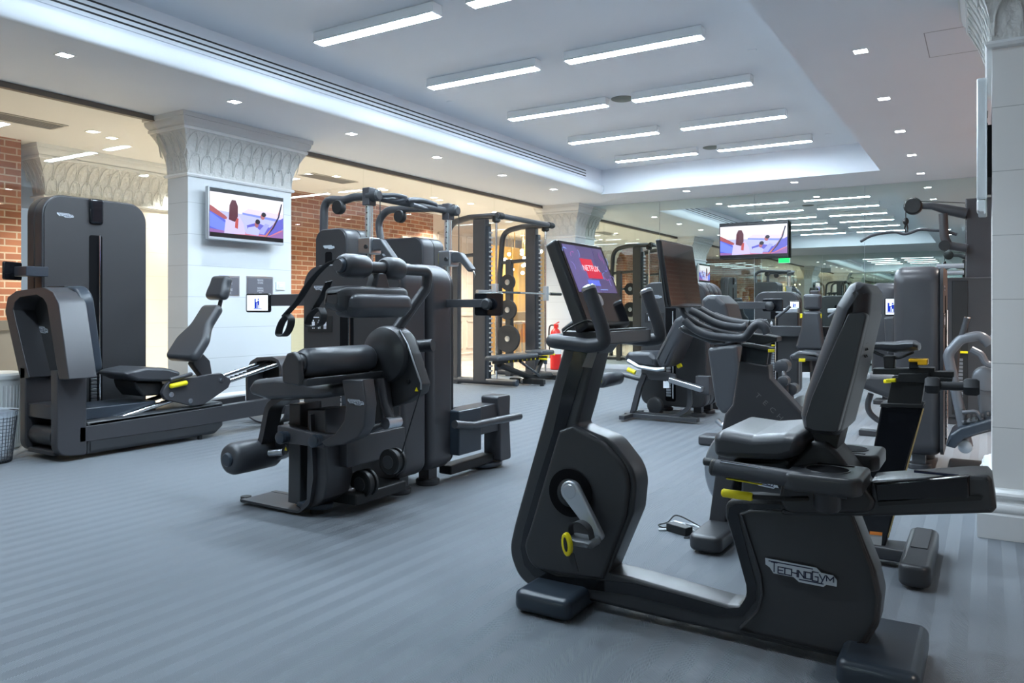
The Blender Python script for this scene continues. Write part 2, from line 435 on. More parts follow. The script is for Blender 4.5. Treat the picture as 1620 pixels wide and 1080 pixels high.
def logo(origin, xdir, ydir, w, parent, nameplate='logo_plate', letters=True):
    """the maker's plate: silver ragged-edged plate with navy lettering"""
    X = Vector(xdir).normalized(); Y = Vector(ydir).normalized(); Zn = X.cross(Y); s = w / 8; o = Vector(origin)
    P = [o + X * (x - 4) * s + Y * (y - .45) * s * 1.85 + Zn * .001 for x, y in LOGO_OUT]
    g = G(); g.prV(P, Zn * .0015)
    pl = link(nameplate, g, LOGO, parent)
    if letters:
        g = G(); wd = .26; x0 = .75
        for chh in 'TECHNOGYM':
            big = chh in 'TG'; H = 1.0; W = .62 if chh not in 'M' else .74; zb_ = .34 if big else .34
            hh = (.62 if chh == 'T' else .56 if chh == 'G' else .40); top = {'T': .83, 'G': .70}.get(chh, .60); bot = {'T': .24, 'G': .14, 'Y': .05}.get(chh, .20)
            for x1, y1, x2, y2 in STROKES[chh]:
                A_ = Vector((x0 + x1 * W, (bot + (top - bot) * y1))); B_ = Vector((x0 + x2 * W, (bot + (top - bot) * y2)))
                d = Vector((B_.x - A_.x, (B_.y - A_.y) * 1.85)); n2 = Vector((-d.y, d.x)).normalized() * .065; e = d.normalized() * .065
                q = [(A_.x - e.x + n2.x, A_.y + (-e.y + n2.y) / 1.85), (B_.x + e.x + n2.x, B_.y + (e.y + n2.y) / 1.85), (B_.x + e.x - n2.x, B_.y + (e.y - n2.y) / 1.85), (A_.x - e.x - n2.x, A_.y + (-e.y - n2.y) / 1.85)]
                g.prV([o + X * (u - 4) * s + Y * (v - .45) * s * 1.85 + Zn * .0026 for u, v in q], Zn * .0004)
            x0 += W + .15
        link('lettering', g, LOGOD, parent)
        g = G()
        for a, b, y in ((.4, 5.4, .83), (3.9, 6.6, .02)):
            g.prV([o + X * (p - 4) * s + Y * (q - .45) * s * 1.85 + Zn * .0026 for p, q in ((a, y), (b, y), (b, y + .07), (a, y + .07))], Zn * .0003)
        link('logo_lines', g, LOGOD, parent)
    return pl
# ================================================================== THE ROOM
ZC, ZT = 2.988, 3.39                          # low ceiling, tray ceiling
XL, XR, YB, YR = -6.97, 5.2, 12.85, -2.85     # glass wall, right wall, mirror wall, rear mirror wall
TX0, TX1, TY0, TY1 = -5.43, -1.245, .6, 11.58
LX, LY0, LY1 = -9.4, -3.0, 17.5               # lobby beyond the glass

struct('floor', G().box(XL, XR, YR, YB, -.05, 0), FLOORM, org=(0, 0, 0))
g = G()
for x0, x1, y0, y1 in ((XL, TX0, YR, YB), (TX1, XR, YR, YB), (TX0, TX1, YR, TY0), (TX0, TX1, TY1, YB)): g.box(x0, x1, y0, y1, ZC, ZT + .1)
g.box(TX0, TX1, TY0, TY1, ZT, ZT + .1)
ceiling = struct('ceiling', g, CEIL)
# access hatch outline and slot diffusers belong to the ceiling
g = G(); hx0, hy0 = onZ(ZC, [(1470, 91)])[0]
for a in ((hx0, hx0 + .6, hy0, hy0 + .006), (hx0, hx0 + .006, hy0 - .6, hy0), (hx0, hx0 + .6, hy0 - .6, hy0 - .594), (hx0 + .594, hx0 + .6, hy0 - .6, hy0)): g.box(*a, ZC - .001, ZC + .001)
struct('ceiling_hatch', g, mat('hatch_gap', (.3, .32, .35), .7), parent=ceiling)

# long slot diffuser set in the left side of the tray
t = empty('slot_diffuser', (TX0, 5.8, 3.2), 'long white linear air diffuser with three dark slots along the ceiling tray', 'air diffuser')
link('face_plate', G().box(TX0 + .0005, TX0 + .012, TY0 + .3, 11.0, 3.165, 3.33), CEIL, t, .003)
for z in (3.195, 3.237, 3.28):
    link('slot', G().box(TX0 + .0115, TX0 + .0135, TY0 + .32, 10.98, z, z + .014), BLACK, t)
# curved cove lip under it
g = G(); pr = [(TX0 - .005, ZC - .001)] + [(TX0 + .055 * math.sin(a), ZC + .13 - .13 * math.cos(a) ** 1) for a in [k * math.pi / 16 for k in range(9)]] + [(TX0 - .005, ZC + .13)]
g.prY(pr, TY0, TY1 - .02); struct('trim_1', g, mat('cove_white', (.78, .81, .85), .45))

# ------------------------------------------------------------------ ceiling lamps
ROWS = [1.57 + 1.516 * k for k in range(7)]
def tube_light(x, y, label):
    t = empty('ceiling_light', (x, y, ZT), label, 'ceiling light', 'long fluorescent ceiling lights in the tray')
    z0 = ZT - .085
    g = G(); g.box(x - .625, x + .625, y - .055, y + .055, z0 + .02, ZT - .001)
    link('housing', g, WHITE, t, .003)
    g = G(); g.loft([[(x + sx * .625, y + sy * a, z) for sx, sy in ((-1, -1), (1, -1), (1, 1), (-1, 1))] for a, z in ((.055, z0 + .02), (.062, z0))])
    link('reflector_rim', g, WHITE, t)
    g = G(); g.box(x - .612, x + .612, y - .05, y + .05, z0 - .004, z0 + .004)
    link('diffuser', g, EMW, t)
    return t
ORD = ['second', 'third', 'fourth', 'fifth', 'farthest']
for k, y in enumerate(ROWS):
    for x, side in ((-4.13, 'left'), (-2.585, 'right')):
        if k < 2: lb = f'long fluorescent ceiling light {"at the rear end" if k == 0 else "second from the rear end"} of the {side} row'
        elif k == 2: lb = f'long fluorescent ceiling light nearest the viewer in the {side} row'
        else: lb = f'long fluorescent ceiling light, {ORD[k - 2 if k < 6 else 4] if k < 6 else "farthest"} in the {side} row from the nearest'
        tube_light(x, y, lb)

def downlight(x, y, z, m, label, grp, lit=True, powr=None):
    t = empty('downlight', (x, y, z), label, 'downlight', grp)
    g = G()
    for a in ((x - .055, x + .055, y - .055, y - .045), (x - .055, x + .055, y + .045, y + .055), (x - .055, x - .045, y - .045, y + .045), (x + .045, x + .055, y - .045, y + .045)): g.box(*a, z - .004, z - .0005)
    link('bezel', g, WHITE, t)
    link('lens', G().box(x - .045, x + .045, y - .045, y + .045, z - .003, z - .0005), m, t)
    if lit:
        l = bpy.data.lights.new('downlight_beam', 'SPOT'); l.energy = powr or SPOT_W; l.spot_size = 1.9; l.spot_blend = .7; l.shadow_soft_size = .05
        l.color = (.8, .91, 1) if m is EMD else WARM
        o = bpy.data.objects.new('downlight_beam', l); COL.objects.link(o); o.location = (0, 0, -.02); o.parent = t
for k in range(-1, 8):
    y = 3.11 + 1.516 * k
    if y > 12.2 or y < -2.5: continue
    downlight(-5.84, y, ZC, EMD, 'square downlight in the low ceiling beside the glass wall, %s from the mirror' % ['first', 'second', 'third', 'fourth', 'fifth', 'sixth', 'seventh', 'eighth', 'ninth', 'tenth'][6 - k + 0 if k <= 6 else 0], 'downlights along the glass wall')
for k in range(-1, 8):
    y = 4.64 + 1.495 * k
    if y > 12.2: continue
    downlight(-.79, y, ZC, EMD, 'square downlight in the ceiling strip right of the tray, %s from the mirror' % ['first', 'second', 'third', 'fourth', 'fifth', 'sixth', 'seventh', 'eighth'][5 - k if k <= 5 else 0], 'downlights right of the tray')
for x, lb in ((-4.11, 'small square downlight between tray and mirror wall, left one'), (-2.45, 'small square downlight between tray and mirror wall, right one')):
    downlight(x, 11.97, ZC, EMD, lb, 'downlights before the mirror wall')
for y in (1.6, -1.0): downlight(2.6, y, ZC, EMWW, 'warm square downlight on the viewer side of the pillar', 'warm downlights near the pillar', powr=330)
for y in (6.9, 9.0, 11.0): downlight(1.15, y, ZC, EMWW, 'warm square downlight over the brick wall behind the pillar', 'warm downlights behind the pillar', powr=240)
for (u, v), lb in (((985, 156), 'round grey ceiling speaker between the two light rows, nearer one'), ((1126, 233), 'round grey ceiling speaker between the two light rows, farther one')):
    x, y = onZ(ZT, [(u, v)])[0]
    g = G(); g.lathe((x, y, ZT - .012), (0, 0, 1), [(0, .11), (.006, .125), (.0119, .125)], 28)
    tag(link('ceiling_speaker', g, mat('speaker_grille', (.2, .22, .2), .7)), lb, 'speaker')
for (u, v), lb in (((1190, 79), 'thin ring of a sprinkler cap near the tray corner light'), ((712, 161), 'thin ring of a sprinkler cap left of the left light row'), ((951, 250), 'thin ring of a sprinkler cap at the left far end of the tray'), ((1310, 212), 'thin ring of a sprinkler cap at the right far end of the tray')):
    x, y = onZ(ZT, [(u, v)])[0]
    g = G(); g.lathe((x, y, ZT - .006), (0, 0, 1), [(0, .035), (.004, .04), (.0059, .04)], 20)
    tag(link('sprinkler_cap', g, CEIL), lb, 'sprinkler')

t = empty('exit_sign', (-5.4, .8, 2.55), 'small green lit exit sign hanging from the ceiling, seen in the mirror', 'exit sign')
link('sign_box', G().box(-5.58, -5.22, .79, .82, 2.52, 2.70), WHITE, t, .004)
link('sign_face', G().box(-5.565, -5.235, .82, .824, 2.535, 2.685), GREENL, t)
link('hanger', G().cyl((-5.4, .805, 2.70), (-5.4, .805, ZC), .006, seg=6), STEEL, t)

# ------------------------------------------------------------------ glass wall (left) with brown head trim
struct('trim_2', G().box(XL - .03, XL + .03, YR, 4.56, ZC - .05, ZC - .001), TRIM)
struct('trim_3', G().box(XL - .03, XL + .03, 6.2, 12.42, ZC - .05, ZC - .001), TRIM)
PA = [(-2.85, -.9), (-.9, 1.1), (1.1, 3.0), (3.0, 4.72), (6.03, 7.55), (7.55, 9.0), (9.0, 10.7), (10.7, 12.45)]
for i, (a, b) in enumerate(PA):
    struct('window_%d' % (i + 1), G().box(XL - .006, XL + .006, a + .003, b - .003, .012, ZC - .03), GLASS)
struct('trim_4', G().box(XL - .02, XL + .02, YR, 4.72, 0, .014), STEEL); struct('trim_5', G().box(XL - .02, XL + .02, 6.03, 12.45, 0, .014), STEEL)

# ------------------------------------------------------------------ mirror walls
SE = [-6.4, -4.9, -3.26, -1.6, .05, 1.7, 3.4, XR]
wb = struct('wall_back', G().box(XL - .05, XR, YB + .012, YB + .1, 0, ZC), CEIL)
wr = struct('wall_rear', G().box(XL - .05, XR, YR - .1, YR - .012, 0, ZC), CEIL)
for y0, y1, wl, ys in ((YB, YB + .011, wb, 0), (YR - .011, YR, wr, 0)):
    SS = SE if wl is wb else [XL] + SE[1:]
    for a, b in zip(SS, SS[1:]):
        o = struct('mirror_panel', G().box(a + .0025, b - .0025, y0, y1, .09, ZC - .004), MIRROR, parent=wl)
struct('baseboard_back', G().box(-6.4, XR, YB - .02, YB + .01, 0, .09), SLATE, .004)
struct('baseboard_rear', G().box(XL, XR, YR - .01, YR + .02, 0, .09), SLATE, .004)
struct('wall_right', G().box(1.7, 1.85, 5.0, YB - .001, 0, ZC), BRICKX)
struct('wall_right_return', G().box(1.85, XR, 5.0, 5.15, 0, ZC), BRICKY)
struct('wall_right_near', G().box(XR, XR + .12, YR, 5.15, 0, ZC), BRICKX)

# ------------------------------------------------------------------ columns with flared relief capitals
def rect_ring(x0, x1, y0, y1, o, z): return [(x0 - o, y0 - o, z), (x1 + o, y0 - o, z), (x1 + o, y1 + o, z), (x0 - o, y1 + o, z)]
def column(name, x0, x1, y0, y1, m, zc=2.43, base=True, k=1.0):
    c = struct(name, G().box(x0, x1, y0, y1, 0, zc), m, org=((x0 + x1) / 2, (y0 + y1) / 2, 0))
    R = lambda prof: [rect_ring(x0, x1, y0, y1, o * k, z) for o, z in prof]
    g = G(); g.loft(R([(.0, zc - .035), (.022, zc - .03), (.03, zc - .015), (.022, zc), (.006, zc + .002)])); struct('capital_bead', g, MOULD, parent=c)
    g = G(); n = 12
    g.loft(R([(.004 + .115 * (t / n) ** 2.1, zc + .4 * t / n) for t in range(n + 1)])); struct('capital_relief', g, RELIEF, parent=c)
    # raised leaf rims of the capital: two rows of lobes on each face, with real depth
    g = G()
    for row, (zl, zh) in enumerate(((zc + .03, zc + .2), (zc + .17, zc + .38))):
        for (ax, a0, a1, fx, sg) in (('x', y0, y1, x1, 1), ('y', x0, x1, y0, -1), ('x', y0, y1, x0, -1)):
            L = a1 - a0; nn = max(3, int(L / .13)); st = L / nn
            for i in range(nn + (row % 2)):
                c0 = a0 + st * (i + (.5 if row == 0 else 0)); pts = []
                for q in range(9):
                    tt = q / 8; ang = math.pi * tt; aa = c0 + st * .45 * math.cos(ang); zz = zl + (zh - zl) * math.sin(ang) ** .6
                    h = (zz - zc) / .4; off = (.004 + .115 * max(0, h) ** 2.1 + .002 + .008 * math.sin(ang)) * k
                    pts.append((fx + sg * off, aa, zz) if ax == 'x' else (aa, fx + sg * off, zz))
                g.tube(pts, .0045, 5)
    struct('capital_leaves', g, RELIEF, parent=c)
    g = G(); g.loft(R([(.12, zc + .4), (.128, zc + .405), (.132, zc + .43), (.12, zc + .435), (.15, zc + .47), (.157, zc + .50), (.157, zc + .512), (.168, zc + .515), (.172, ZC - .012), (.172, ZC - .0005)]))
    struct('capital_abacus', g, MOULD, parent=c)
    if base:
        g = G(); g.loft(R([(.062, 0), (.062, .115), (.055, .12), (.052, .125), (.058, .135), (.058, .15), (.048, .165), (.03, .172), (.03, .19), (.038, .196), (.04, .207), (.034, .218), (.015, .226), (.008, .232), (.0005, .236)]))
        struct('column_base', g, MOULD, parent=c)
    return c
column('column_left', XL + .0, -6.65, 4.72, 6.03, COLM)
column('column_corner', XL + .0, -6.36, 12.45, YB - .001, COLM)
column('column_right', .02, 1.35, 4.39, 5.40, PILM, zc=2.39)

# ------------------------------------------------------------------ the lobby beyond the glass
struct('floor_lobby', G().box(LX - 6, XL - .0, LY0, LY1 + 4, -.05, -.001), LFLOOR)
struct('ceiling_lobby', G().box(LX - 6, XL - .03, LY0, LY1 + 4, ZC, ZC + .1), CEILL)
struct('wall_lobby_brick', G().box(LX - .2, LX, 6.5, 12.2, .95, ZC), BRICKX)
struct('wall_lobby_dado', G().box(LX - .2, LX + .03, 6.5, 12.2, 0, .95), mat('dado_grey_green', (.30, .32, .27), .3))
struct('wall_lobby_marble', G().box(LX - .2, LX, 12.2, 14.3, 0, ZC), BEIGE)
g = G(); g.box(LX, LX + .03, 12.2, 14.3, 0, .14); g.box(LX, LX + .045, 12.2, 14.3, .14, .17); g.box(LX, LX + .02, 12.2, 14.3, .95, 1.02)
for a, b in ((12.35, 13.2), (13.35, 14.15)):
    for q in ((a, b, .25, .28), (a, b, .82, .85), (a, b, 1.15, 1.18), (a, b, 2.6, 2.63)): g.box(LX, LX + .015, *q)
    for q in ((a, a + .03, .25, .85), (b - .03, b, .25, .85), (a, a + .03, 1.15, 2.63), (b - .03, b, 1.15, 2.63)): g.box(LX, LX + .015, *q)
struct('trim_6', g, mat('marble_trim', (.66, .55, .48), .35), .004)
struct('wall_lobby_far', G().box(LX - 6, XL, LY1 + 4, LY1 + 4.2, 0, ZC), BEIGE)
struct('wall_lobby_near', G().box(LX - .2, XL, LY0 - .2, LY0, 0, ZC), BRICKY)
struct('wall_lobby_brick_near', G().box(LX - .25, LX + .2, -2.0, 4.42, .95, ZC), BRICKX)
g = G(); g.box(LX - .25, LX + .24, LY0, 4.46, 0, .95); struct('wall_lobby_ledge', g, mat('ledge_grey', (.16, .15, .14), .4))
g = G(); g.box(LX - .25, LX + .26, LY0, 4.5, .86, .97); struct('trim_7', g, mat('ledge_dark', (.12, .11, .10), .35), .005)
column('column_lobby', LX - .2, LX + .06, 4.75, 6.9, LCOLM, base=False, k=1.1)
# pale doorway frame at the end of the brick
g = G(); g.box(LX, LX + .05, 11.2, 11.32, 0, 2.35); g.box(LX, LX + .05, 12.05, 12.17, 0, 2.35); g.box(LX, LX + .05, 11.2, 12.17, 2.35, 2.47)
struct('door_1', g, mat('door_frame_beige', (.6, .52, .42), .4), .006)
struct('door_1_leaf', G().box(LX, LX + .02, 11.32, 12.05, 0, 2.35), mat('door_leaf', (.5, .40, .3), .35))
# gold curtained room
GOLD = mat('gold_drape', (.85, .55, .18), .45, .3)
g = G(); n = 130; top = []; bot = []
for k in range(n + 1):
    y = 14.3 + 5.0 * k / n; x = LX - 1.5 + .05 * math.sin(k * 1.9) + .02 * math.sin(k * .7)
    bot.append((x, y, .02)); top.append((x, y, 2.75))
g.loft([bot, top], cap=False, closed=False)
tag(link('drape', g, GOLD), 'gold drapery hanging across the room beyond the glass wall', 'curtain')
struct('wall_lobby_alcove', G().box(LX - 1.9, LX - 1.7, 14.3, 21, 0, ZC), BEIGE)
struct('wall_lobby_return', G().box(LX - 1.9, LX, 14.2, 14.3, 0, ZC), BEIGE)
rnd = random.Random(3)
t = empty('chandelier', (LX - .55, 16.2, 2.7), 'cluster chandelier of small glowing glass globes in the gold room', 'chandelier')
link('rod', G().cyl((LX - .55, 16.2, ZC), (LX - .55, 16.2, 2.5), .012, seg=8), GOLD, t)
for k in range(18):
    p = Vector((LX - .55 + rnd.uniform(-.45, .45), 16.2 + rnd.uniform(-.9, .9), rnd.uniform(1.95, 2.55)))
    ch = link('globe', G().ball(p, .045, seg=8), mat('globe_glow', (1, .9, .7), .3, emit=(1, .86, .6), es=14), t)
    if k < 18: link('drop', G().cyl(p + Vector((0, 0, .04)), (p.x, p.y, ZC), .003, seg=5), GOLD, ch)
def stool(x, y, lb):
    t = empty('bar_stool', (x, y, 0), lb, 'stool', 'bar stools in the gold room')
    link('seat', G().cushion((x, y, .76), (.36, .36, .07)), mat('stool_cream', (.5, .42, .33), .5), t)
    for a in range(4):
        c, s_ = math.cos(a * math.pi / 2 + .78), math.sin(a * math.pi / 2 + .78)
        link('leg', G().cyl((x + c * .14, y + s_ * .14, .73), (x + c * .2, y + s_ * .2, 0), .012, seg=8), GOLD, t)
for k, (u, d) in enumerate(((796, 15.2), (812, 15.7), (826, 16.3))):
    q = ray(u, 500); p = q * (d / q.y)
    stool(p.x, p.y, ['slim gold-legged bar stool beyond the glass, nearest of three', 'slim gold-legged bar stool beyond the glass, middle of three', 'slim gold-legged bar stool beyond the glass, farthest of three'][k])
q = ray(812, 500); p = q * (17.2 / q.y)
tag(link('counter', G().box(p.x - .1, p.x + .4, p.y - 1.0, p.y + 1.0, 0, 1.02), mat('counter_brass', (.6, .42, .2), .3), bevel=.02), 'pale gold bar counter behind the stools', 'counter')
# lobby ceiling vents and warm downlights
for (u, v), lb in (((22, 187), 'grey rectangular ceiling vent in the lobby beyond the left glass'), ((520, 282), 'grey rectangular ceiling vent in the lobby above the brick wall')):
    x, y = onZ(ZC, [(u, v)])[0]
    t = empty('ceiling_vent', (x, y, ZC), lb, 'ceiling vent')
    link('vent_frame', G().box(x - .16, x + .16, y - .45, y + .45, ZC - .008, ZC - .001), mat('vent_grey', (.35, .33, .3), .5), t, .003)
    g = G()
    for k in range(8): g.box(x - .14 + k * .035, x - .13 + k * .035, y - .42, y + .42, ZC - .012, ZC - .008)
    link('louvres', g, mat('vent_dark', (.2, .19, .18), .5), t)
for k, (u, v) in enumerate(((146, 208), (177, 218), (484, 276), (608, 300), (680, 328), (745, 322), (806, 342), (575, 345), (40, 307))):
    x, y = onZ(ZC, [(u, v)])[0]
    if x > XL - .3: x = XL - .8
    x = max(x, LX + .4) if y < 14 else x
    if y > 17: y = 17
    downlight(x, y, ZC, EMWW, 'warm square downlight in the lobby ceiling, ' + ['over the near brick corner', 'beside the near brick corner', 'over the start of the brick wall', 'over the middle of the brick wall', 'over the end of the brick wall', 'before the marble wall', 'near the gold room', 'over the brick near the doorway', 'far left by the ledge'][k], 'warm lobby downlights', powr=LOBBY_SPOT)
for k, (x, y) in enumerate(((-8.2, -1.5), (-8.2, 1.2), (-7.9, 8.0), (-8.0, 10.4), (-8.2, 12.6), (-10.2, 15.2), (-10.2, 17.0))):  # extra lamps added only to brighten the lobby
    downlight(x, y, ZC, EMWW, 'added warm fill light in the lobby ceiling, one of several brightening the passage', 'added lobby fill lights', powr=LOBBY_SPOT)
# ================================================================== parts shared by the machines
def O(o, parent, name, g, m, bevel=0, **k): return link(name, g, m, parent, bevel, **k)
def pin(y, pts, r=0, n=5): 
    if len(pts[0]) == 3: return fillet(onY(y, [p[:2] for p in pts]), [p[2] for p in pts], 8)
    q = onY(y, pts); return fillet(q, r, n) if r else q
def ring_disc(g, c, axis, r, w, hole=0):
    c = Vector(c); a = Vector(axis).normalized()
    g.lathe(c - a * w / 2, a, [(0, r * .9), (w * .15, r), (w * .85, r), (w, r * .9)], 24)
def tower(parent, cx, cy, rot, w, d, h, slot=True, plate=True, lg=True, feet=True, icons=True, r=.13, stack=True, glosstop=False, zb=.1, single=False):
    """selector weight tower; local front faces -Y, local origin at the middle of the front on the floor"""
    XF[0] = Matrix.Translation((cx, cy, 0)) @ Matrix.Rotation(rot, 4, 'Z')
    a = w / 2
    o = fillet([(-a, zb), (a, zb), (a, h), (-a, h)], [.09, .09, r, r], 8)
    oi = fillet([(-a + .012, zb + .012), (a - .012, zb + .012), (a - .012, h - .012), (-a + .012, h - .012)], [.08, .08, r - .01, r - .01], 8)
    if single: link('tower_shell', G().pillow(o, .012, d, single, squash=.8), GRAPH, parent)
    else: link('tower_shell', G().pillow(o, .012, d * .52, .012), GRAPH, parent)
    if not single: link('tower_rear_shell', G().pillow(o, d * .525, d, .014), SHELL, parent)
    link('front_plate', G().prY(oi, 0, .02), HOUSE, parent, .003)
    if slot:
        sw = .055 if w > .5 else .04
        s0 = -.02
        so = fillet([(s0 - sw, zb + .05), (s0 + sw, zb + .05), (s0 + sw, h - (.3 if glosstop else .2)), (s0 - sw, h - (.3 if glosstop else .2))], .02, 4)
        link('weight_slot_shade', G().prY(so, -.002, .01), RECESS_SHADE, parent)  # dark sheet on the plate, stands in for the shade inside the slot
        if stack:
            g = G()
            for k in range(16): g.box(s0 - sw * .8, s0 + sw * .1, -.012, .004, zb + .1 + k * .028, zb + .122 + k * .028)
            ws = link('weight_stack', g, STEEL, parent, .002)
            link('selector_pin', G().box(s0 - sw * .7, s0 + sw * .2, -.02, 0, zb + .56, zb + .58), YEL, parent, .003)
            link('stack_rod', G().cyl((s0 + sw * .5, -.008, zb + .08), (s0 + sw * .5, -.008, h - .3), .007, seg=8), CHROME, parent)
    if glosstop:
        link('pulley_cover', G().pillow(fillet([(-.075, h - .21), (.035, h - .21), (.04, h - .002), (-.08, h - .002)], .02, 3), -.03, .02, .02), GLOSS, parent)
    if lg: logo((-a + .17, -.0005, h - .16 if h > 1.6 else h - .15), (1, 0, 0), (0, 0, 1), .13, parent, letters=w > .5)
    if icons:
        pl = link('placard', G().box(-a + .05, -a + .26, -.003, 0, h - .42 if h < 1.6 else .98, h - .32 if h < 1.6 else 1.08), BLACK, parent)
        g = G(); z0 = (h - .40) if h < 1.6 else 1.0
        for k in range(3):
            x = -a + .10 + k * .05
            g.box(x - .005, x + .005, -.0035, -.003, z0 + .045, z0 + .055); g.box(x - .012, x + .012, -.0035, -.003, z0 + .02, z0 + .043)
            g.box(x - .01, x - .003, -.0035, -.003, z0, z0 + .02); g.box(x + .003, x + .01, -.0035, -.003, z0, z0 + .02)
        g.box(-a + .07, -a + .15, -.0035, -.003, z0 + .068, z0 + .074)
        link('exercise_icons', g, INK, parent)
    if feet:
        for x in (-a + .12, a - .12):
            g = G(); g.box(x - .04, x + .04, d / 2 - .04, d / 2 + .04, .035, zb + .03)
            g.lathe((x, d / 2, 0), (0, 0, 1), [(0, .07), (.006, .075), (.03, .075), (.038, .066)], 24)
            link('levelling_foot', g, FRAMEM, parent)
    XF[0] = None
def tablet(parent, c, rot, wd, ht, pic='figure', back=False, tilt=0):
    """small screen; local screen faces -Y"""
    XF[0] = Matrix.Translation(c) @ Matrix.Rotation(rot, 4, 'Z') @ Matrix.Rotation(tilt, 4, 'X')
    t = link('tablet', G().pillow(rrect(-wd / 2, wd / 2, -ht / 2, ht / 2, .015, 4), 0, .022, .006), GLOSS, parent)
    d = link('display', G().box(-wd / 2 + .013, wd / 2 - .013, -.0012, .001, -ht / 2 + .012, ht / 2 - .012), emat('pale', (.86, .94, 1), 2.1), t)
    if pic == 'figure':
        g = G(); k = ht / .16
        for a in ((-.03, -.015, -.045, .035), (-.02, -.005, -.045, .0), (.002, .022, -.02, .018), (.005, .018, .022, .036), (.0, .008, -.045, -.02), (.016, .024, -.045, -.02), (-.015, .01, .0, .008), (-.04, .05, -.052, -.046)):
            g.box(a[0] * k, a[1] * k, -.0018, -.0012, a[2] * k, a[3] * k)
        link('screen_figure', g, emat('navy', (.1, .2, .65), 1.6), t)
    XF[0] = None; return t
def picture(parent, P, X, Y, w, h, polys):
    """flat coloured shapes of a moving picture shown on a screen; P = lower left corner"""
    P = Vector(P); X = Vector(X).normalized(); Y = Vector(Y).normalized(); Zn = X.cross(Y); g = G(); ms = []
    for i, (col, s, pts) in enumerate(polys):
        m = emat('%02d%02d%02d' % tuple(int(c * 99) for c in col), col, s)
        if m not in ms: ms.append(m)
        vs = [g.bm.verts.new(P + X * (x * w) + Y * (y * h) + Zn * (.0004 + .00012 * i)) for x, y in pts]
        f = g.bm.faces.new(vs); f.material_index = ms.index(m)
    bm = g.bm; o0 = ORG[parent]; bmesh.ops.translate(bm, verts=bm.verts, vec=-o0)
    me = bpy.data.meshes.new('moving_picture'); bm.normal_update(); bm.to_mesh(me); bm.free()
    for m in ms: me.materials.append(m)
    o = bpy.data.objects.new('moving_picture', me); COL.objects.link(o); o.parent = parent; ORG[o] = o0
    return o
def ell(cx, cy, rx, ry, n=14, a=0):
    return [(cx + rx * math.cos(t) * math.cos(a) - ry * math.sin(t) * math.sin(a), cy + rx * math.cos(t) * math.sin(a) + ry * math.sin(t) * math.cos(a)) for t in [2 * math.pi * k / n for k in range(n)]]
BEACH = [((0.74, 0.76, 0.95), 1.2, [(0, 0), (1, 0), (1, 1), (0, 1)]),
 ((0.99, 0.97, 1.00), 1.15, [(0, .55), (1, .5), (1, .92), (0, .92)]),
 ((0.49, 0.56, 0.91), 1.2, [(.42, .52), (1, .44), (1, .5), (.42, .56)]), ((0.89, 0.84, 0.98), 1.2, [(.42, .56), (1, .5), (1, .62), (.5, .66)]),
 ((0.34, 0.40, 0.86), 1.2, [(0, .05), (.22, .05), (.25, .25), (.15, .45), (0, .62)]), ((0.46, 0.54, 1.00), 1.2, [(0, .2), (.2, .1), (.2, .3), (0, .5)]),
 ((0.59, 0.42, 0.68), 1.2, [(0, .0), (1, .0), (1, .28), (.75, .2), (.45, .1), (0, .16)]), ((0.84, 0.49, 0.56), 1.2, [(.3, .08), (.8, .1), (1, .26), (.8, .24), (.4, .13)]),
 ((0.39, 0.39, 0.81), 1.2, [(.48, .30), (.62, .38), (.80, .30), (.9, .45), (1, .55), (1, .3), (.8, .12), (.5, .14)]),
 ((0.64, 0.66, 0.98), 1.2, [(.62, .15), (.74, .38), (.80, .36), (.72, .14)]),
 ((0.66, 0.34, 0.36), 1.2, [(0, .64), (.03, .62), (.2, .45), (.24, .38), (.18, .38), (.0, .52)]),
 ((0.82, 0.78, 0.98), 1.2, [(.18, .08), (.2, .36), (.26, .50), (.38, .48), (.44, .30), (.46, .10)]),
 ((0.74, 0.32, 0.31), 1.2, [(.32, .22), (.33, .44), (.37, .42), (.36, .2)]),
 ((0.34, 0.14, 0.20), 1.2, [(.24, .38), (.25, .68), (.28, .80), (.33, .80), (.36, .68), (.36, .46), (.32, .34)]),
 ((0.74, 0.76, 1.00), 1.2, [(.46, .12), (.5, .26), (.6, .3), (.66, .22), (.64, .1)]),
 ((0.66, 0.39, 0.44), 1.2, ell(.615, .34, .028, .07)), ((0.10, 0.07, 0.14), 1.2, ell(.63, .40, .034, .055)),
 ((0.70, 0.42, 0.44), 1.2, ell(.70, .52, .03, .065)), ((0.10, 0.07, 0.14), 1.2, ell(.715, .57, .034, .05)),
 ((0.14, 0.12, 0.26), 1.2, [(.74, .06), (.86, .3), (.94, .55), (.985, .86), (.965, .86), (.92, .56), (.84, .32), (.72, .06)]),
 ((0.79, 0.49, 0.46), 1.2, [(.70, .06), (.83, .3), (.91, .55), (.95, .8), (.93, .62), (.85, .34), (.74, .06)]),
 ((0.04, 0.04, 0.07), 1.2, [(0, 0), (1, 0), (1, .085), (0, .085)]), ((0.04, 0.05, 0.08), 1.2, [(0, .92), (1, .92), (1, 1), (0, 1)])]

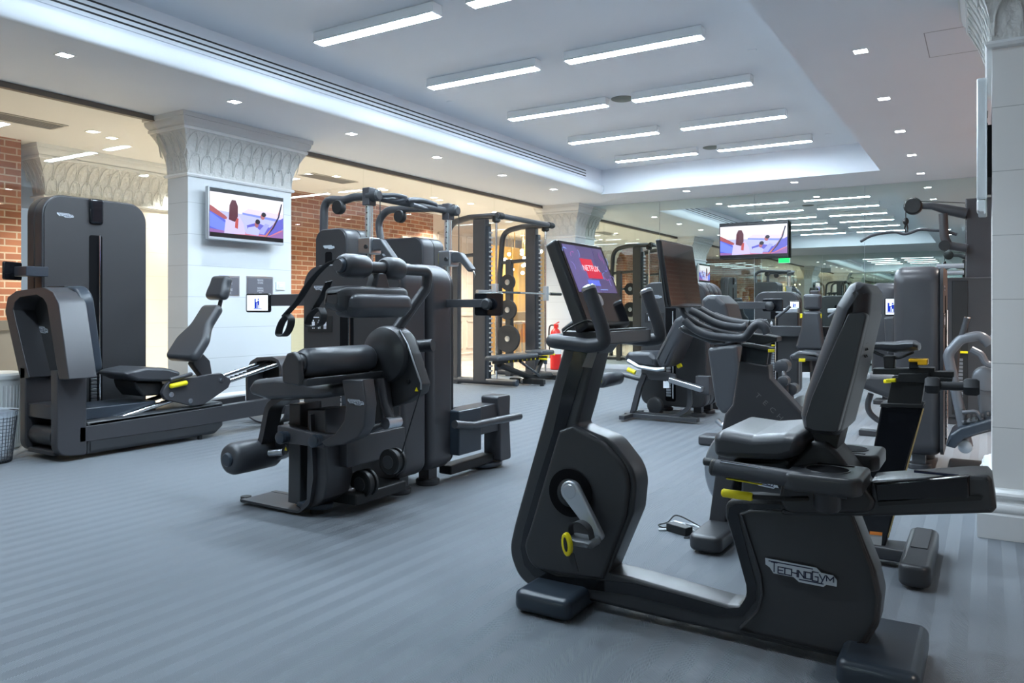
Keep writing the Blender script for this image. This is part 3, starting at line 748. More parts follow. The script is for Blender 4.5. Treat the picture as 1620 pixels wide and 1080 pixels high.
# ================================================================== RECUMBENT BIKE (foreground)
rb = empty('recumbent_bike', (-.75, 2.48, 0), 'large black recumbent exercise bike in front with tall console and high backrest', 'exercise bike')
N0, N1 = 2.42, 2.54
core = pin(N0, [(893, 543, 0), (946, 543, 0), (922, 640, 0), (912, 674, .015), (966, 695, .10), (1008, 750, .13), (1002, 812, .08), (963, 905, 0), (1000, 914, 0), (1150, 957, .03), (1174, 960, .05), (1182, 928, .05), (1147, 818, .02), (1147, 796, .03), (1160, 789, .03), (1190, 789, 0), (1346, 806, .01), (1386, 905, .04), (1395, 945, .06), (1390, 990, .06), (1370, 1022, .03), (1328, 1042, .01), (1040, 977, 0), (938, 952, 0), (870, 938, .05), (822, 922, .13), (804, 870, .13), (813, 830, 0)])
O(0, rb, 'frame_shell', G().pillow(core, N0, N1, .012), SHELL)
inner = [(935, 546), (906, 640), (893, 685), (866, 765), (840, 845), (838, 866), (845, 888), (858, 902), (880, 911), (1000, 922), (1080, 942), (1150, 962), (1170, 960), (1182, 942), (1181, 925), (1166, 870), (1152, 818), (1154, 803), (1163, 797), (1235, 797)]
outer = [(911, 546), (890, 620), (875, 685), (850, 765), (829, 838), (824, 866), (830, 893), (848, 914), (880, 924), (1000, 941), (1075, 960), (1130, 975), (1176, 974), (1196, 950), (1196, 922), (1182, 870), (1170, 822), (1168, 812), (1175, 806), (1235, 804)]
A_, B_ = onY(N0, inner), onY(N0, outer); g = G()
g.loft([[(a[0], N0 + .01, a[1]), (a[0], N0 - .003, a[1]), (b[0], N0 - .003, b[1]), (b[0], N0 + .01, b[1])] for a, b in zip(A_, B_)])
O(0, rb, 'gloss_band', g, GLOSS)
panel = pin(2.405, [(884, 681, .012), (906, 673, .015), (955, 699, .10), (998, 748, .13), (990, 815, .08), (953, 918, .02), (889, 909, .06), (840, 898, .10), (828, 864, .09), (836, 842, 0)])
O(0, rb, 'crank_housing', G().pillow(panel, 2.402, 2.55, .012), HOUSE)
rear = pin(2.412, [(1169, 812, .004), (1185, 806, .01), (1346, 811, .01), (1380, 900, .04), (1390, 945, .06), (1385, 985, .06), (1366, 1016, .03), (1326, 1036, .008), (1163, 998, .008), (1180, 981, 0), (1196, 965, 0), (1203, 940, 0), (1200, 910, 0)])
O(0, rb, 'rear_housing', G().pillow(rear, 2.412, 2.552, .008), HOUSE)
lo = onY(2.41, [(1266, 906)])[0]
XF[0] = None
p0 = Vector((lo[0], 2.4095, lo[1])); logo(p0, (1, 0, -.02), (0.02, 0, 1), .205, rb)
# crank with silver arm, pedal and strap
cc = onY(2.40, [(903, 779)])[0]; c = Vector((cc[0], 2.40, cc[1]))
O(0, rb, 'crank_recess_shade', G().lathe(c + Vector((0, .0, 0)), (0, -1, 0), [(0, .082), (.006, .084), (.0065, .074)], 36), RECESS_SHADE)  # shade of the crank hollow painted as a dull black ring
O(0, rb, 'crank_dish', G().lathe(c, (0, -1, 0), [(.006, .074), (.0062, .05), (.0125, .048), (.018, .036), (.02, .034)], 36), BLACK)
e = onY(2.35, [(946, 848)])[0]; s0 = onY(2.35, [(902, 777)])[0]
A = Vector((s0[0], 0, s0[1])); B = Vector((e[0], 0, e[1])); d = (B - A).normalized(); n = Vector((-d.z, 0, d.x))
o = [A + n * .036 * math.cos(t) - d * .036 * math.sin(t) for t in [math.pi * k / 10 for k in range(11)]] + [B + n * .017 * math.cos(t) - d * .017 * math.sin(t) for t in [math.pi + math.pi * k / 8 for k in range(9)]]
ca = O(0, rb, 'crank_arm', G().pillow([(q.x, q.z) for q in o], 2.345, 2.372, .006), SILV)
link('axle_cap', G().lathe((A.x, 2.346, A.z), (0, -1, 0), [(0, .027), (.001, .027), (.0012, .024), (.0022, .023)], 28), STEEL, ca)
px, pz = B.x - .03, B.z - .005
pd = O(0, rb, 'pedal', G().pillow(fillet([(px - .055, pz - .013), (px + .055, pz - .013), (px + .05, pz + .013), (px - .05, pz + .013)], .01, 3), 2.25, 2.34, .02), mat('pedal_grey', (.10, .11, .12), .4))
g = G(); g.strap(smooth([(px - .045, 2.25, pz + .01), (px - .03, 2.235, pz + .05), (px + .01, 2.23, pz + .07), (px + .035, 2.24, pz + .035), (px + .035, 2.25, pz - .01)]), .003, .04, (0, 1, 0)); link('foot_strap', G().strap(smooth([(px - .04, 2.29, pz + .012), (px - .035, 2.28, pz + .05), (px, 2.275, pz + .068), (px + .03, 2.28, pz + .05), (px + .038, 2.29, pz + .01)]), .035, .003, (0, 1, 0)), RUBBER, pd); g.bm.free()
link('pedal_buckle', G().pillow(ell(px - .028, pz - .002, .017, .038, 14, .15), 2.226, 2.25, .005), YEL, pd)
link('buckle_slot', G().pillow(ell(px - .028, pz + .0, .007, .024, 14, .15), 2.224, 2.228, .002), BLACK, pd)
link('strap_tail', G().strap([(px - .015, 2.24, pz - .03), (px - .005, 2.238, pz - .06), (px + .005, 2.236, pz - .085)], .02, .004, (1, 0, .2)), RUBBER, pd)
# stabiliser feet
O(0, rb, 'front_foot', G().pillow(rrect(-1.40, -1.18, 2.265, 2.68, .03, 5), .052, .127, .025, 'Z'), FOOTB)
O(0, rb, 'rear_foot', G().pillow(rrect(-.36, -.15, 2.275, 2.67, .03, 5), .052, .134, .025, 'Z'), FOOTB)
for x, y in ((-1.3, 2.34), (-1.3, 2.62), (-.25, 2.34), (-.25, 2.62)): O(0, rb, 'foot_pad', G().cyl((x, y, .0479), (x, y, .06), .035), RUBBER)
# console
con = pin(2.30, [(878, 376), (861, 388), (911, 530), (930, 516)], .012, 4)
cs = O(0, rb, 'console', G().pillow(con, 2.30, 2.665, .012), SHELL)
(ax, az), (bx, bz) = onY(2.30, [(878, 377), (929, 515)])
TOPp = Vector((ax, 0, az)); BOT = Vector((bx, 0, bz)); Yd = (TOPp - BOT).normalized(); Nn = Vector((0, 1, 0)).cross(Yd)
Hc = (TOPp - BOT).length
def cface(s, t, off): return BOT + Vector((0, 2.30 + .365 * s, 0)) + Yd * Hc * t + Nn * off
g = G(); g.prV([cface(.03, .03, .0005), cface(.97, .03, .0005), cface(.97, .975, .0005), cface(.03, .975, .0005)], Nn * .003); link('front_glass', g, GLOSS, cs)
g = G(); g.prV([cface(.07, .38, .003), cface(.93, .38, .003), cface(.93, .94, .003), cface(.07, .94, .003)], Nn * .001)
dsp = link('display', g, emat('violet', (.36, .32, .50), 1.1), cs)
pol = [((.40, .37, .58), 1.1, [(0, 0), (.5, 0), (.3, 1), (0, 1)]), ((.34, .30, .47), 1.1, [(.6, 0), (1, 0), (1, .8), (.75, 1)])]
rr = random.Random(5)
for k in range(12):
    x0 = rr.uniform(.03, .93); y0 = rr.uniform(.2, .9); a = rr.uniform(0, 1); 
    if .33 < x0 < .66: x0 = (x0 + .4) % 1
    rx = .06; pts = [(x0 + rx * math.cos(t), y0 + .1 * math.sin(t)) for t in [a * 6 + 2.4 * q / 8 for q in range(9)]]
    pts += [(x + (.012), y + .004) for x, y in reversed(pts)]
    pol.append((((.5, .6, .88), (.62, .36, .62), (.5, .46, .78))[k % 3], 1.3, pts))
pol += [((.80, .17, .26), 1.3, [(.30, .56), (.60, .56), (.60, .72), (.30, .72)]), ((.76, .15, .25), 1.3, [(.36, .30), (.74, .30), (.74, .45), (.36, .45)]), ((.82, .12, .22), 1.3, [(.32, .45), (.70, .45), (.68, .56), (.32, .56)]), ((.36, .42, .85), 1.3, [(.3, .14), (.6, .14), (.6, .26), (.3, .26)]), ((.5, .6, .85), 1.3, [(.55, .05), (.75, .05), (.75, .07), (.55, .07)])]
picture(dsp, cface(.07, .38, .0042), (0, 1, 0), Yd, .365 * .86, Hc * .56, pol)
text('NETFLIX', cface(.50, .665, .0068), (0, 1, 0), Yd, .032, emat('letter', (.92, .8, .85), 1.6), dsp, stretch=1.1)
O(0, rb, 'jog_button', G().lathe(cface(.45, .29, .003), Nn, [(0, .022), (.003, .022), (.005, .016)], 20), STEEL)
# reading tray and neck
O(0, rb, 'accessory_tray', G().box(-1.235, -1.07, 2.32, 2.72, .978, 1.024), GRAPH, .006, seg=2)
O(0, rb, 'tray_lip', G().box(-1.12, -1.078, 2.34, 2.7, 1.0245, 1.03), BLACK, .002)
O(0, rb, 'neck', G().pillow(pin(2.42, [(893, 560), (886, 520), (905, 505), (950, 520), (955, 545), (944, 560)]), 2.42, 2.56, .015), SHELL)
st = onY(2.414, [(921, 580), (934, 548), (947, 548), (936, 582)]); O(0, rb, 'specification_sticker', G().prY(st, 2.413, 2.4175), mat('sticker_grey', (.22, .21, .2), .4))
# handlebars
(gx0, gz0), (gx1, gz1) = onY(2.27, [(932, 458), (953, 520)])
def bar(y, sgn):
    P = [(gx0, y, gz0), (gx1, y, gz1), (gx1 + .01, y, .985), (gx1 - .05, y, .978), (-1.245, y, .99), (-1.27, y + sgn * .05, .99), (-1.27, 2.52, .99)]
    return bend(P, [.05, .04, .04, .05, .03], 6)
for y, s in ((2.27, 1), (2.77, -1)):
    h = O(0, rb, 'handlebar', G().tube(bar(y, s), .0235, 16), GRIP)
    link('bar_end', G().lathe((gx0, y, gz0), (gx0 - gx1, 0, gz0 - gz1), [(-.002, .0245), (.008, .0245), (.014, .018)], 16), STEEL, h)
# power cable to the console
O(0, rb, 'console_cable', G().tube(smooth([(-1.20, 2.27, 1.02), (-1.19, 2.29, 1.035), (-1.13, 2.30, 1.06), (-1.1, 2.32, 1.045)]), .003, 6), BLACK)
# seat carriage, rail, seat, backrest
car = pin(2.40, [(1283, 699), (1307, 700), (1325, 715), (1386, 793), (1381, 806), (1366, 812), (1254, 813), (1240, 806), (1232, 788), (1240, 740)], .012, 3)
O(0, rb, 'seat_carriage', G().pillow(car, 2.395, 2.57, .014), HOUSE)
O(0, rb, 'seat_rail', G().pillow(pin(2.40, [(1376, 762), (1534, 752), (1563, 752), (1570, 760), (1577, 805), (1570, 813), (1384, 818), (1235, 816), (1235, 806), (1376, 806)], .008, 3), 2.405, 2.56, .012), SHELL)
O(0, rb, 'rail_cover', G().pillow(pin(2.40, [(1382, 763), (1534, 752), (1535, 789), (1388, 793)]), 2.397, 2.5, .01), GLOSS)
O(0, rb, 'rail_groove', G().prY(pin(2.40, [(1388, 794), (1550, 783), (1555, 786), (1552, 791), (1390, 800)]), 2.3985, 2.41), BLACK)
g = G()
for k in range(14):
    u = 1446 + k * 6.4; v = 759 - (u - 1446) * .055
    q = onY(2.43, [(u, v), (u + 3.5, v - .2)]); g.box(q[0][0], q[1][0], 2.412, 2.416, q[0][1] - .0, q[0][1] + .002)
zt = onY(2.40, [(1500, 755)])[0][1]
O(0, rb, 'rail_scale', G().box(onY(2.4, [(1445, 757)])[0][0], onY(2.4, [(1534, 757)])[0][0], 2.42, 2.43, zt + .0, zt + .006), mat('scale_navy', (.01, .014, .05), .2)); 
link('scale_marks', g, INK, rb)
seat = pin(2.30, [(1127, 688), (1140, 681), (1190, 689), (1240, 686), (1262, 688), (1269, 702), (1262, 722), (1236, 730), (1150, 727), (1127, 722)], .025, 5)
O(0, rb, 'seat_cushion', G().pillow(seat, 2.285, 2.70, .055, n=7, squash=.45), VINYL)
O(0, rb, 'seat_pan', G().pillow(pin(2.34, [(1148, 726), (1262, 722), (1248, 742), (1180, 742)], .01, 3), 2.32, 2.66, .02), BLACK)
bk = pin(2.33, [(1340, 450), (1352, 444), (1367, 448), (1376, 462), (1374, 492), (1352, 592), (1328, 686), (1320, 694), (1280, 690), (1267, 680), (1262, 658), (1268, 628), (1288, 570), (1320, 482)], .015, 4)
O(0, rb, 'backrest_cushion', G().pillow(bk, 2.325, 2.70, .065, n=8, squash=.6), VINYL)
sh = pin(2.322, [(1341, 495), (1373, 493), (1350, 592), (1325, 685), (1287, 682), (1274, 676), (1273, 660), (1283, 628), (1312, 560)], .012, 4)
O(0, rb, 'backrest_shell', G().pillow(sh, 2.3215, 2.694, .02, squash=.2), SHELL)
for k, s in enumerate(('', '')): pass
bxx, bzz = onY(2.5, [(1372, 520)])[0]
g = G()
for k in range(5):
    for j in range(2): g.cyl((bxx - .0, 2.44 + j * .03 + (k % 2) * .012, bzz - k * .02), (bxx + .004, 2.44 + j * .03 + (k % 2) * .012, bzz - k * .02 + .002), .004, seg=8)
link('vent_dots', g, BLACK, rb)
O(0, rb, 'backrest_bracket', G().pillow(pin(2.42, [(1283, 684), (1330, 684), (1322, 716), (1290, 702)]), 2.42, 2.58, .01), BLACK)
def armrest(y0, s):
    a, b = onY(2.225, [(1131, 739), (1238, 757)])
    t = O(0, rb, 'armrest', G().tube(bend([(a[0], y0, a[1]), (b[0], y0, b[1] + .004), (b[0] + .17, y0, b[1] - .012)], .05), .0245, 16), GRIP)
    link('end_cap', G().lathe((a[0], y0, a[1]), (-1, 0, .15), [(-.002, .0255), (.006, .0255), (.012, .02)], 16), SHELL, t)
    link('pulse_sensor', G().obox(((a[0] + b[0]) / 2 - .02, y0 - s * .006, (a[1] + b[1]) / 2 + .0235), (.115, .022, .004), ('Y', math.atan2(a[1] - b[1], b[0] - a[0]))), CHROME, t, .002)
    link('sensor_stripe', G().obox(((a[0] + b[0]) / 2 - .01, y0 - s * .004, (a[1] + b[1]) / 2 - .0245), (.10, .012, .003), ('Y', math.atan2(a[1] - b[1], b[0] - a[0]))), YEL, t)
    zt_ = b[1] + .022
    x0, x1 = b[0] + .003, b[0] + .205
    ya, yb = (y0 - .025, y0 + .19) if s > 0 else (y0 - .19, y0 + .025)
    body = fillet([(x0, ya), (x1 - .02, ya), (x1, ya + .03), (x1, yb), (x0 + .06, yb), (x0, (ya + yb) / 2)], .02, 4)
    body = O(0, rb, 'cup_holder_body', G().pillow(body, zt_ - .05, zt_, .012, 'Z'), SHELL)
    cx_, cy_ = (x0 + x1) / 2 + .0, (ya + yb) / 2
    link('cup_recess_shade', G().lathe((cx_, cy_, zt_ - .02), (0, 0, 1), [(0, .05), (.02, .056), (.0215, .056), (.0216, .055)], 28), RECESS_SHADE, body)  # black disc painted as the shaded inside of the cup hollow
    link('cup_rim', G().tube([(cx_ + .058 * math.cos(t), cy_ + .058 * math.sin(t), zt_ + .0005) for t in [2 * math.pi * k / 28 for k in range(29)]], .0025, 6), FRAMEM, body)
    link('phone_slot', G().box(cx_ - .04, cx_ + .06, cy_ + s * .072, cy_ + s * .084, zt_ - .01, zt_ + .0012), RECESS_SHADE, body)
    link('cup_sleeve', G().lathe((cx_, cy_, zt_ - .115), (0, 0, 1), [(0, .03), (.01, .036), (.07, .038)], 24), SHELL, body)
armrest(2.225, 1); armrest(2.775, -1)
a, b, c_ = onY(2.27, [(1142, 779), (1184, 785), (1236, 792)])
lv = O(0, rb, 'seat_lever', G().tube([(b[0], 2.27, b[1]), (c_[0], 2.30, c_[1]), (c_[0] + .05, 2.38, c_[1] - .01)], .007, 10), BLACK)
link('lever_grip', G().lathe((a[0], 2.27, a[1]), (b[0] - a[0], 0, b[1] - a[1]), [(0, .009), (.004, .0125), (.085, .0125), (.09, .010)], 14), YEL, lv)
O(0, rb, 'seat_post_block', G().pillow(pin(2.42, [(1215, 742), (1262, 742), (1262, 800), (1240, 790)]), 2.42, 2.56, .01), BLACK)

rb.scale = (1.0455,) * 3; rb.location = (-.7841, 2.5929, -.05)      # true size: the machine stands a little farther back
# ================================================================== INDOOR CYCLE behind it
ic = empty('indoor_cycle', (-.7, 3.68, 0), 'black indoor cycling bike with upright touch screen standing behind the recumbent bike', 'exercise bike')
M0, M1 = 3.64, 3.74
fr = pin(M0, [(1169, 571), (1215, 578), (1217, 599), (1262, 646), (1345, 732), (1392, 782), (1385, 830), (1340, 790), (1272, 735), (1228, 688), (1207, 662), (1195, 668), (1182, 695), (1166, 745), (1145, 838), (1119, 838), (1139, 690), (1146, 655), (1158, 640)])
O(0, ic, 'frame', G().pillow(fr, M0, M1, .012), GRAPH)
ltr = 'TECHNOGYM'
for i, chh in enumerate(ltr):
    q = onY(M0, [(1199 + i * 11.6, 626 + i * 11.2)])[0]; text(chh, (q[0], M0 - .0006, q[1]), (1, 0, -.93), (.93, 0, 1), .032, mat('letter_grey', (.16, .16, .165), .35), ic, name='raised_letter', stretch=1.25)
O(0, ic, 'front_foot', G().pillow(rrect(-1.15, -1.0, 3.36, 3.98, .04, 5), .012, .085, .02, 'Z'), SHELL)
O(0, ic, 'rear_foot', G().pillow(rrect(-.30, -.185, 3.36, 3.98, .04, 5), .012, .10, .02, 'Z'), SHELL)
O(0, ic, 'rear_foot_tread', G().box(-.275, -.21, 3.62, 3.95, .10, .104), RUBBER, .002)
O(0, ic, 'base_beam', G().pillow(fillet([(-.5, 3.62), (-.28, 3.60), (-.28, 3.76), (-.5, 3.74)], .02), .03, .085, .01, 'Z'), FRAMEM)
O(0, ic, 'wheel', G().cyl((-1.08, 3.40, .04), (-1.08, 3.37, .04), .035), BLACK)
fw = onY(3.72, [(1193, 752)])[0]; F0 = Vector((fw[0], 3.745, fw[1]))
fl = O(0, ic, 'flywheel', G().lathe(F0, (0, 1, 0), [(0, .2), (.003, .245), (.01, .252), (.03, .252), (.036, .245), (.037, .2)], 48), STEEL)
link('flywheel_hub', G().lathe(F0 + Vector((0, -.012, 0)), (0, 1, 0), [(0, .1), (.004, .16), (.02, .165)], 36), BLACK, fl)
O(0, ic, 'drive_cover', G().pillow(pin(M0, [(1178, 722), (1205, 716), (1262, 752), (1262, 790), (1215, 800), (1175, 790)], .02), M0 - .04, M0 + .04, .015), SHELL)
q = onY(M0 - .042, [(1202, 759)])[0]; logo((q[0], M0 - .0405, q[1]), (1, 0, -.1), (.1, 0, 1), .2, ic)
O(0, ic, 'resistance_knob', G().lathe((onY(3.5, [(1108, 744)])[0][0], 3.72, onY(3.5, [(1108, 744)])[0][1]), (-1, 0, 0), [(0, .02), (.05, .02), (.055, .015)], 12), BLACK)
tubep = pin(M0, [(1394, 641), (1462, 643), (1430, 757), (1399, 870), (1350, 868), (1373, 757)])
O(0, ic, 'seat_tube', G().pillow(tubep, M0 - .005, M1 + .005, .01), GLOSS)
O(0, ic, 'tube_edge', G().tube([Vector((x, M0 - .006, z)) for x, z in onY(M0 - .006, [(1461, 646), (1430, 757), (1405, 850)])], .003, 6), mat('gold_edge', (.55, .42, .2), .3, .8))
O(0, ic, 'seat_post', G().pillow(pin(M0, [(1411, 596), (1464, 598), (1456, 645), (1402, 643)]), M0 + .005, M1 - .005, .006), BLACK)
O(0, ic, 'post_collar', G().pillow(pin(M0, [(1394, 637), (1461, 639), (1460, 645), (1392, 643)]), M0 - .012, M1 + .012, .004), BLACK)
O(0, ic, 'saddle_rail', G().pillow(pin(M0, [(1380, 583), (1425, 583), (1478, 582), (1478, 588), (1509, 588), (1509, 597), (1430, 597), (1420, 593), (1380, 592)]), M0 + .01, M1 - .01, .004), BLACK)
O(0, ic, 'clamp_block', G().pillow(pin(M0, [(1422, 590), (1470, 590), (1470, 606), (1418, 604)]), M0 - .01, M1 + .01, .005), BLACK)
O(0, ic, 'saddle_lever', G().pillow(pin(M0, [(1438, 567), (1468, 568), (1468, 577), (1452, 577), (1452, 572), (1438, 572)], .003, 3), M0 - .02, M0 + .06, .004), AMBER)
O(0, ic, 'lever_base', G().pillow(pin(M0, [(1438, 572), (1453, 572), (1453, 583), (1438, 583)]), M0 + .0, M0 + .05, .004), BLACK)
O(0, ic, 'height_pin', G().pillow(pin(M0, [(1402, 599), (1418, 598), (1418, 604), (1402, 604)], .003), M0 - .02, M0 + .0, .004), YEL)
# saddle
(nx, nz), (tx, tz) = onY(3.69, [(1369, 545), (1456, 550)]); L = tx - nx
rings = []
for k, (f, wd, up, th) in enumerate(((0, .016, -.004, .02), (.08, .024, .002, .03), (.3, .032, .004, .035), (.55, .05, .004, .045), (.75, .085, .010, .05), (.9, .105, .012, .042), (.98, .085, .004, .03), (1.0, .05, -.004, .015))):
    x = nx + L * f; zc_ = nz + up; rings.append([(x, 3.69 + wd * math.cos(t), zc_ + (th * .28 if math.sin(t) > 0 else th * .8) * math.sin(t)) for t in [2 * math.pi * j / 16 for j in range(16)]])
O(0, ic, 'saddle', G().loft(rings), VINYL)
for y in (3.665, 3.715):
    O(0, ic, 'saddle_wire', G().tube(smooth([Vector((x, y, z)) for x, z in onY(3.69, [(1375, 552), (1395, 562), (1410, 566), (1425, 565), (1445, 557)])]), .005, 8), BLACK)
O(0, ic, 'saddle_clamp', G().pillow(pin(3.69, [(1398, 562), (1418, 562), (1416, 583), (1400, 583)], .003), 3.655, 3.725, .006), BLACK)
# handlebar post and bars
O(0, ic, 'handlebar_post', G().pillow(pin(M0, [(1173, 546), (1216, 553), (1212, 580), (1169, 573)]), M0 + .006, M1 - .006, .008), GLOSS)
O(0, ic, 'post_clamp', G().pillow(pin(M0, [(1175, 543), (1218, 551), (1217, 555), (1174, 547)]), M0 - .01, M1 + .01, .004), BLACK)
O(0, ic, 'height_lever', G().pillow(pin(M0, [(1216, 552), (1226, 552), (1226, 557), (1216, 557)], .002), M0 - .015, M0, .003), YEL)
O(0, ic, 'handlebar_slide', G().pillow(pin(M0, [(1182, 527), (1215, 530), (1229, 533), (1229, 540), (1205, 545), (1178, 540)], .004), M0 - .0, M1, .006), BLACK)
for y, pts in ((3.52, [(1083, 507), (1098, 520), (1117, 529), (1140, 533), (1168, 535), (1180, 532), (1190, 519), (1200, 513), (1210, 519), (1214, 528)]),
               (3.60, [(1092, 491), (1105, 497), (1125, 508), (1145, 515), (1172, 518), (1182, 515)]),
               (3.76, [(1108, 489), (1122, 497), (1140, 505), (1160, 510), (1185, 513)]),
               (3.84, [(1130, 499), (1150, 506), (1170, 510), (1190, 512), (1205, 510), (1216, 520)])):
    O(0, ic, 'handlebar', G().tube(smooth([Vector((x, y, z)) for x, z in onY(y, pts)], 5), .0185, 14), GRIP)
O(0, ic, 'forearm_pod', G().pillow(pin(3.54, [(1070, 519), (1080, 514), (1112, 523), (1121, 531), (1150, 537), (1150, 541), (1128, 545), (1118, 542), (1080, 527)], .006, 4), 3.54, 3.82, .02), SHELL)
# touch screen
ts = pin(3.46, [(1036, 379), (1044, 378), (1060, 486), (1051, 487)], .004, 3)
tsb = O(0, ic, 'touch_screen', G().pillow(ts, 3.46, 3.93, .01), SHELL)
(ax, az), (bx, bz) = onY(3.46, [(1044.3, 379), (1060.3, 486)])
T1 = Vector((ax, 0, az)); T0 = Vector((bx, 0, bz)); Yd2 = (T1 - T0).normalized(); N2 = Vector((0, 1, 0)).cross(Yd2); H2 = (T1 - T0).length
def tf(s, t, off): return T0 + Vector((0, 3.46 + .47 * s, 0)) + Yd2 * H2 * t + N2 * off
MIRGLASS = mat('dark_glass', (.03, .03, .034), .03, spec=1.0, coat=1.0, metal=.12)
g = G(); g.prV([tf(.02, .02, .0), tf(.98, .02, .0), tf(.98, .985, .0), tf(.02, .985, .0)], N2 * .003); link('screen_glass', g, MIRGLASS, tsb)
O(0, ic, 'screen_arm', G().tube(smooth([Vector((x, 3.69, z)) for x, z in onY(3.69, [(1077, 470), (1078, 488), (1090, 503), (1125, 522), (1180, 533)])]), .016, 10), SHELL)
O(0, ic, 'warning_label', G().prY(pin(M0 - .006, [(1376, 840), (1396, 842), (1394, 868), (1374, 866)]), M0 - .0075, M0 - .0055), mat('label_paper', (.45, .45, .45), .5))
O(0, ic, 'label_band', G().prY(pin(M0 - .008, [(1376, 840), (1396, 842), (1395.5, 847), (1375.5, 845)]), M0 - .009, M0 - .0075), mat('label_orange', (.8, .25, .04), .5))
# dumb-bell in the holder behind the saddle
db = empty('dumbbell', (onY(3.6, [(1507, 611)])[0][0], 3.60, onY(3.6, [(1507, 623)])[0][1]), 'dark hexagonal dumbbell held in the holder behind the saddle of the indoor cycle', 'dumbbell')
(a, za), (b, zb_) = onY(3.60, [(1475, 610), (1537, 611)])
link('handle', G().cyl((a, 3.6, za), (b, 3.6, zb_), .018), RUBBER, db)
for c0, s in ((a, -1), (b, 1)):
    link('head', G().lathe((c0 - .027, 3.6, (za + zb_) / 2), (1, 0, 0), [(0, .03), (.01, .038), (.045, .038), (.055, .03)], 6), RUBBER, db)
O(0, ic, 'dumbbell_holder', G().box(a + .05, b - .04, 3.622, 3.64, (za + zb_) / 2 - .01, (za + zb_) / 2 + .012).box(onY(M0, [(1462, 597)])[0][0], a + .07, 3.63, 3.69, (za + zb_) / 2 + .015, (za + zb_) / 2 + .03), BLACK, .002)

# power brick with its leads, on the floor
ax_, ay_ = -1.24, 3.66
ad = empty('power_adapter', (ax_, ay_, 0), 'black power brick with white and black leads coiled on the floor between the two bikes', 'power adapter')
XF[0] = Matrix.Translation((ax_, ay_, 0)) @ Matrix.Rotation(.03, 4, 'Z')
q0, q1 = onZ(.03, [(1058, 828), (1092, 838)])
XF[0] = None
c = Vector(((q0[0] + q1[0]) / 2, (q0[1] + q1[1]) / 2, 0)); an = math.atan2(q1[1] - q0[1], q1[0] - q0[0])
link('brick', G().obox(c + Vector((0, 0, .021)), (.125, .055, .04), ('Z', an)), BLACK, ad, .005)
link('indicator', G().obox(c + Vector((.03, -.029, .02)), (.006, .002, .006), ('Z', an)), GREENL, ad)
link('plug', G().obox(c + Vector((-.03, .05, .02)), (.06, .04, .035), ('Z', an)), WHITE, ad, .006)
link('white_lead', G().tube(smooth([c + Vector(p) for p in ((-.1, -.02, .006), (-.07, .0, .006), (-.02, .07, .006), (.03, .10, .02), (.08, .09, .006), (.06, .05, .006), (.0, .06, .03), (.05, .11, .01), (.1, .07, .006))], 8), .006, 8), WHITE, ad)
link('black_lead', G().tube(smooth([c + Vector(p) for p in ((-.04, .06, .02), (-.09, .03, .006), (-.13, .06, .006), (-.09, .08, .02), (-.06, .12, .05), (.02, .12, .03), (.09, .10, .006), (.11, .04, .006), (.07, .01, .006))], 8), .0035, 7), BLACK, ad)
link('output_lead', G().tube(smooth([c + Vector(p) for p in ((.06, -.01, .02), (.08, -.02, .006), (.09, -.05, .006), (.07, -.07, .004), (.05, -.08, .004))], 8), .003, 7), BLACK, ad)
tag(link('mains_lead', G().tube(smooth([(-1.50, 2.84, .006), (-1.60, 2.82, .006), (-1.64, 2.75, .02), (-1.59, 2.70, .03), (-1.53, 2.71, .008), (-1.51, 2.78, .006)], 8), .006, 8), BLACK), 'black mains cable looped on the floor at the front foot of the recumbent bike', 'cable')
# ================================================================== LEG PRESS (left)
lp = empty('leg_press', (-5.9, 4.0, 0), 'dark leg press machine beside the white column, with inclined chrome rails and reclined seat', 'leg press')
XN = -5.60                                            # plane of its near flank
def Lx(pts, x=XN): return onX(x, pts)
# hood that carries the foot plate: arched frame open to the front
def hood(y, k=0): 
    return None
fo = onY(2.95, [(36, 600), (12, 492), (16, 470), (30, 460), (74, 454), (88, 462), (97, 480), (114, 600)])
fi = onY(2.95, [(50, 597), (25, 490), (28, 478), (36, 470), (62, 466), (72, 472), (78, 482), (97, 600)])
fo = [fo[0]] + fillet(fo, .0)[1:] ; g = G()
rings = []
for a, b in zip(fo, fi): rings.append([(a[0], 2.93, a[1]), (a[0], 3.13, a[1]), (b[0], 3.13, b[1]), (b[0], 2.93, b[1])])
g.loft(rings); O(0, lp, 'arched_hood', g, GRAPH, .008, ang=50)
O(0, lp, 'hood_back', G().prY(onY(3.09, [(44, 600), (28, 484), (36, 474), (66, 468), (78, 480), (108, 600)]), 3.09, 3.12), HOUSE)
q = onY(3.085, [(65, 521)])[0]; logo((q[0], 3.088, q[1]), (1, 0, -.06), (.06, 0, 1), .19, lp)
for u, v in ((33, 487), (47, 562), (34, 528)):
    q = onY(3.088, [(u, v)])[0]; O(0, lp, 'bolt', G().cyl((q[0], 3.088, q[1]), (q[0], 3.08, q[1]), .007, seg=8), STEEL)
# foot plate: thick rounded slab leaning back
fx0, fx1 = -6.32, -5.60
pl_ = fillet([(fx0, .66), (fx1, .62), (fx1 - .015, 1.27), (fx0 + .03, 1.27)], [.06, .06, .13, .13], 6)
XF[0] = Matrix.Translation((0, 3.22, .62)) @ Matrix.Rotation(math.radians(7), 4, 'X') @ Matrix.Translation((0, 0, -.62))
O(0, lp, 'foot_plate', G().pillow(pl_, -.05, .05, .02), FOOTB)
O(0, lp, 'plate_handle', G().box(-6.1, -5.85, -.03, .0, 1.262, 1.277), BLACK, .004)
XF[0] = None
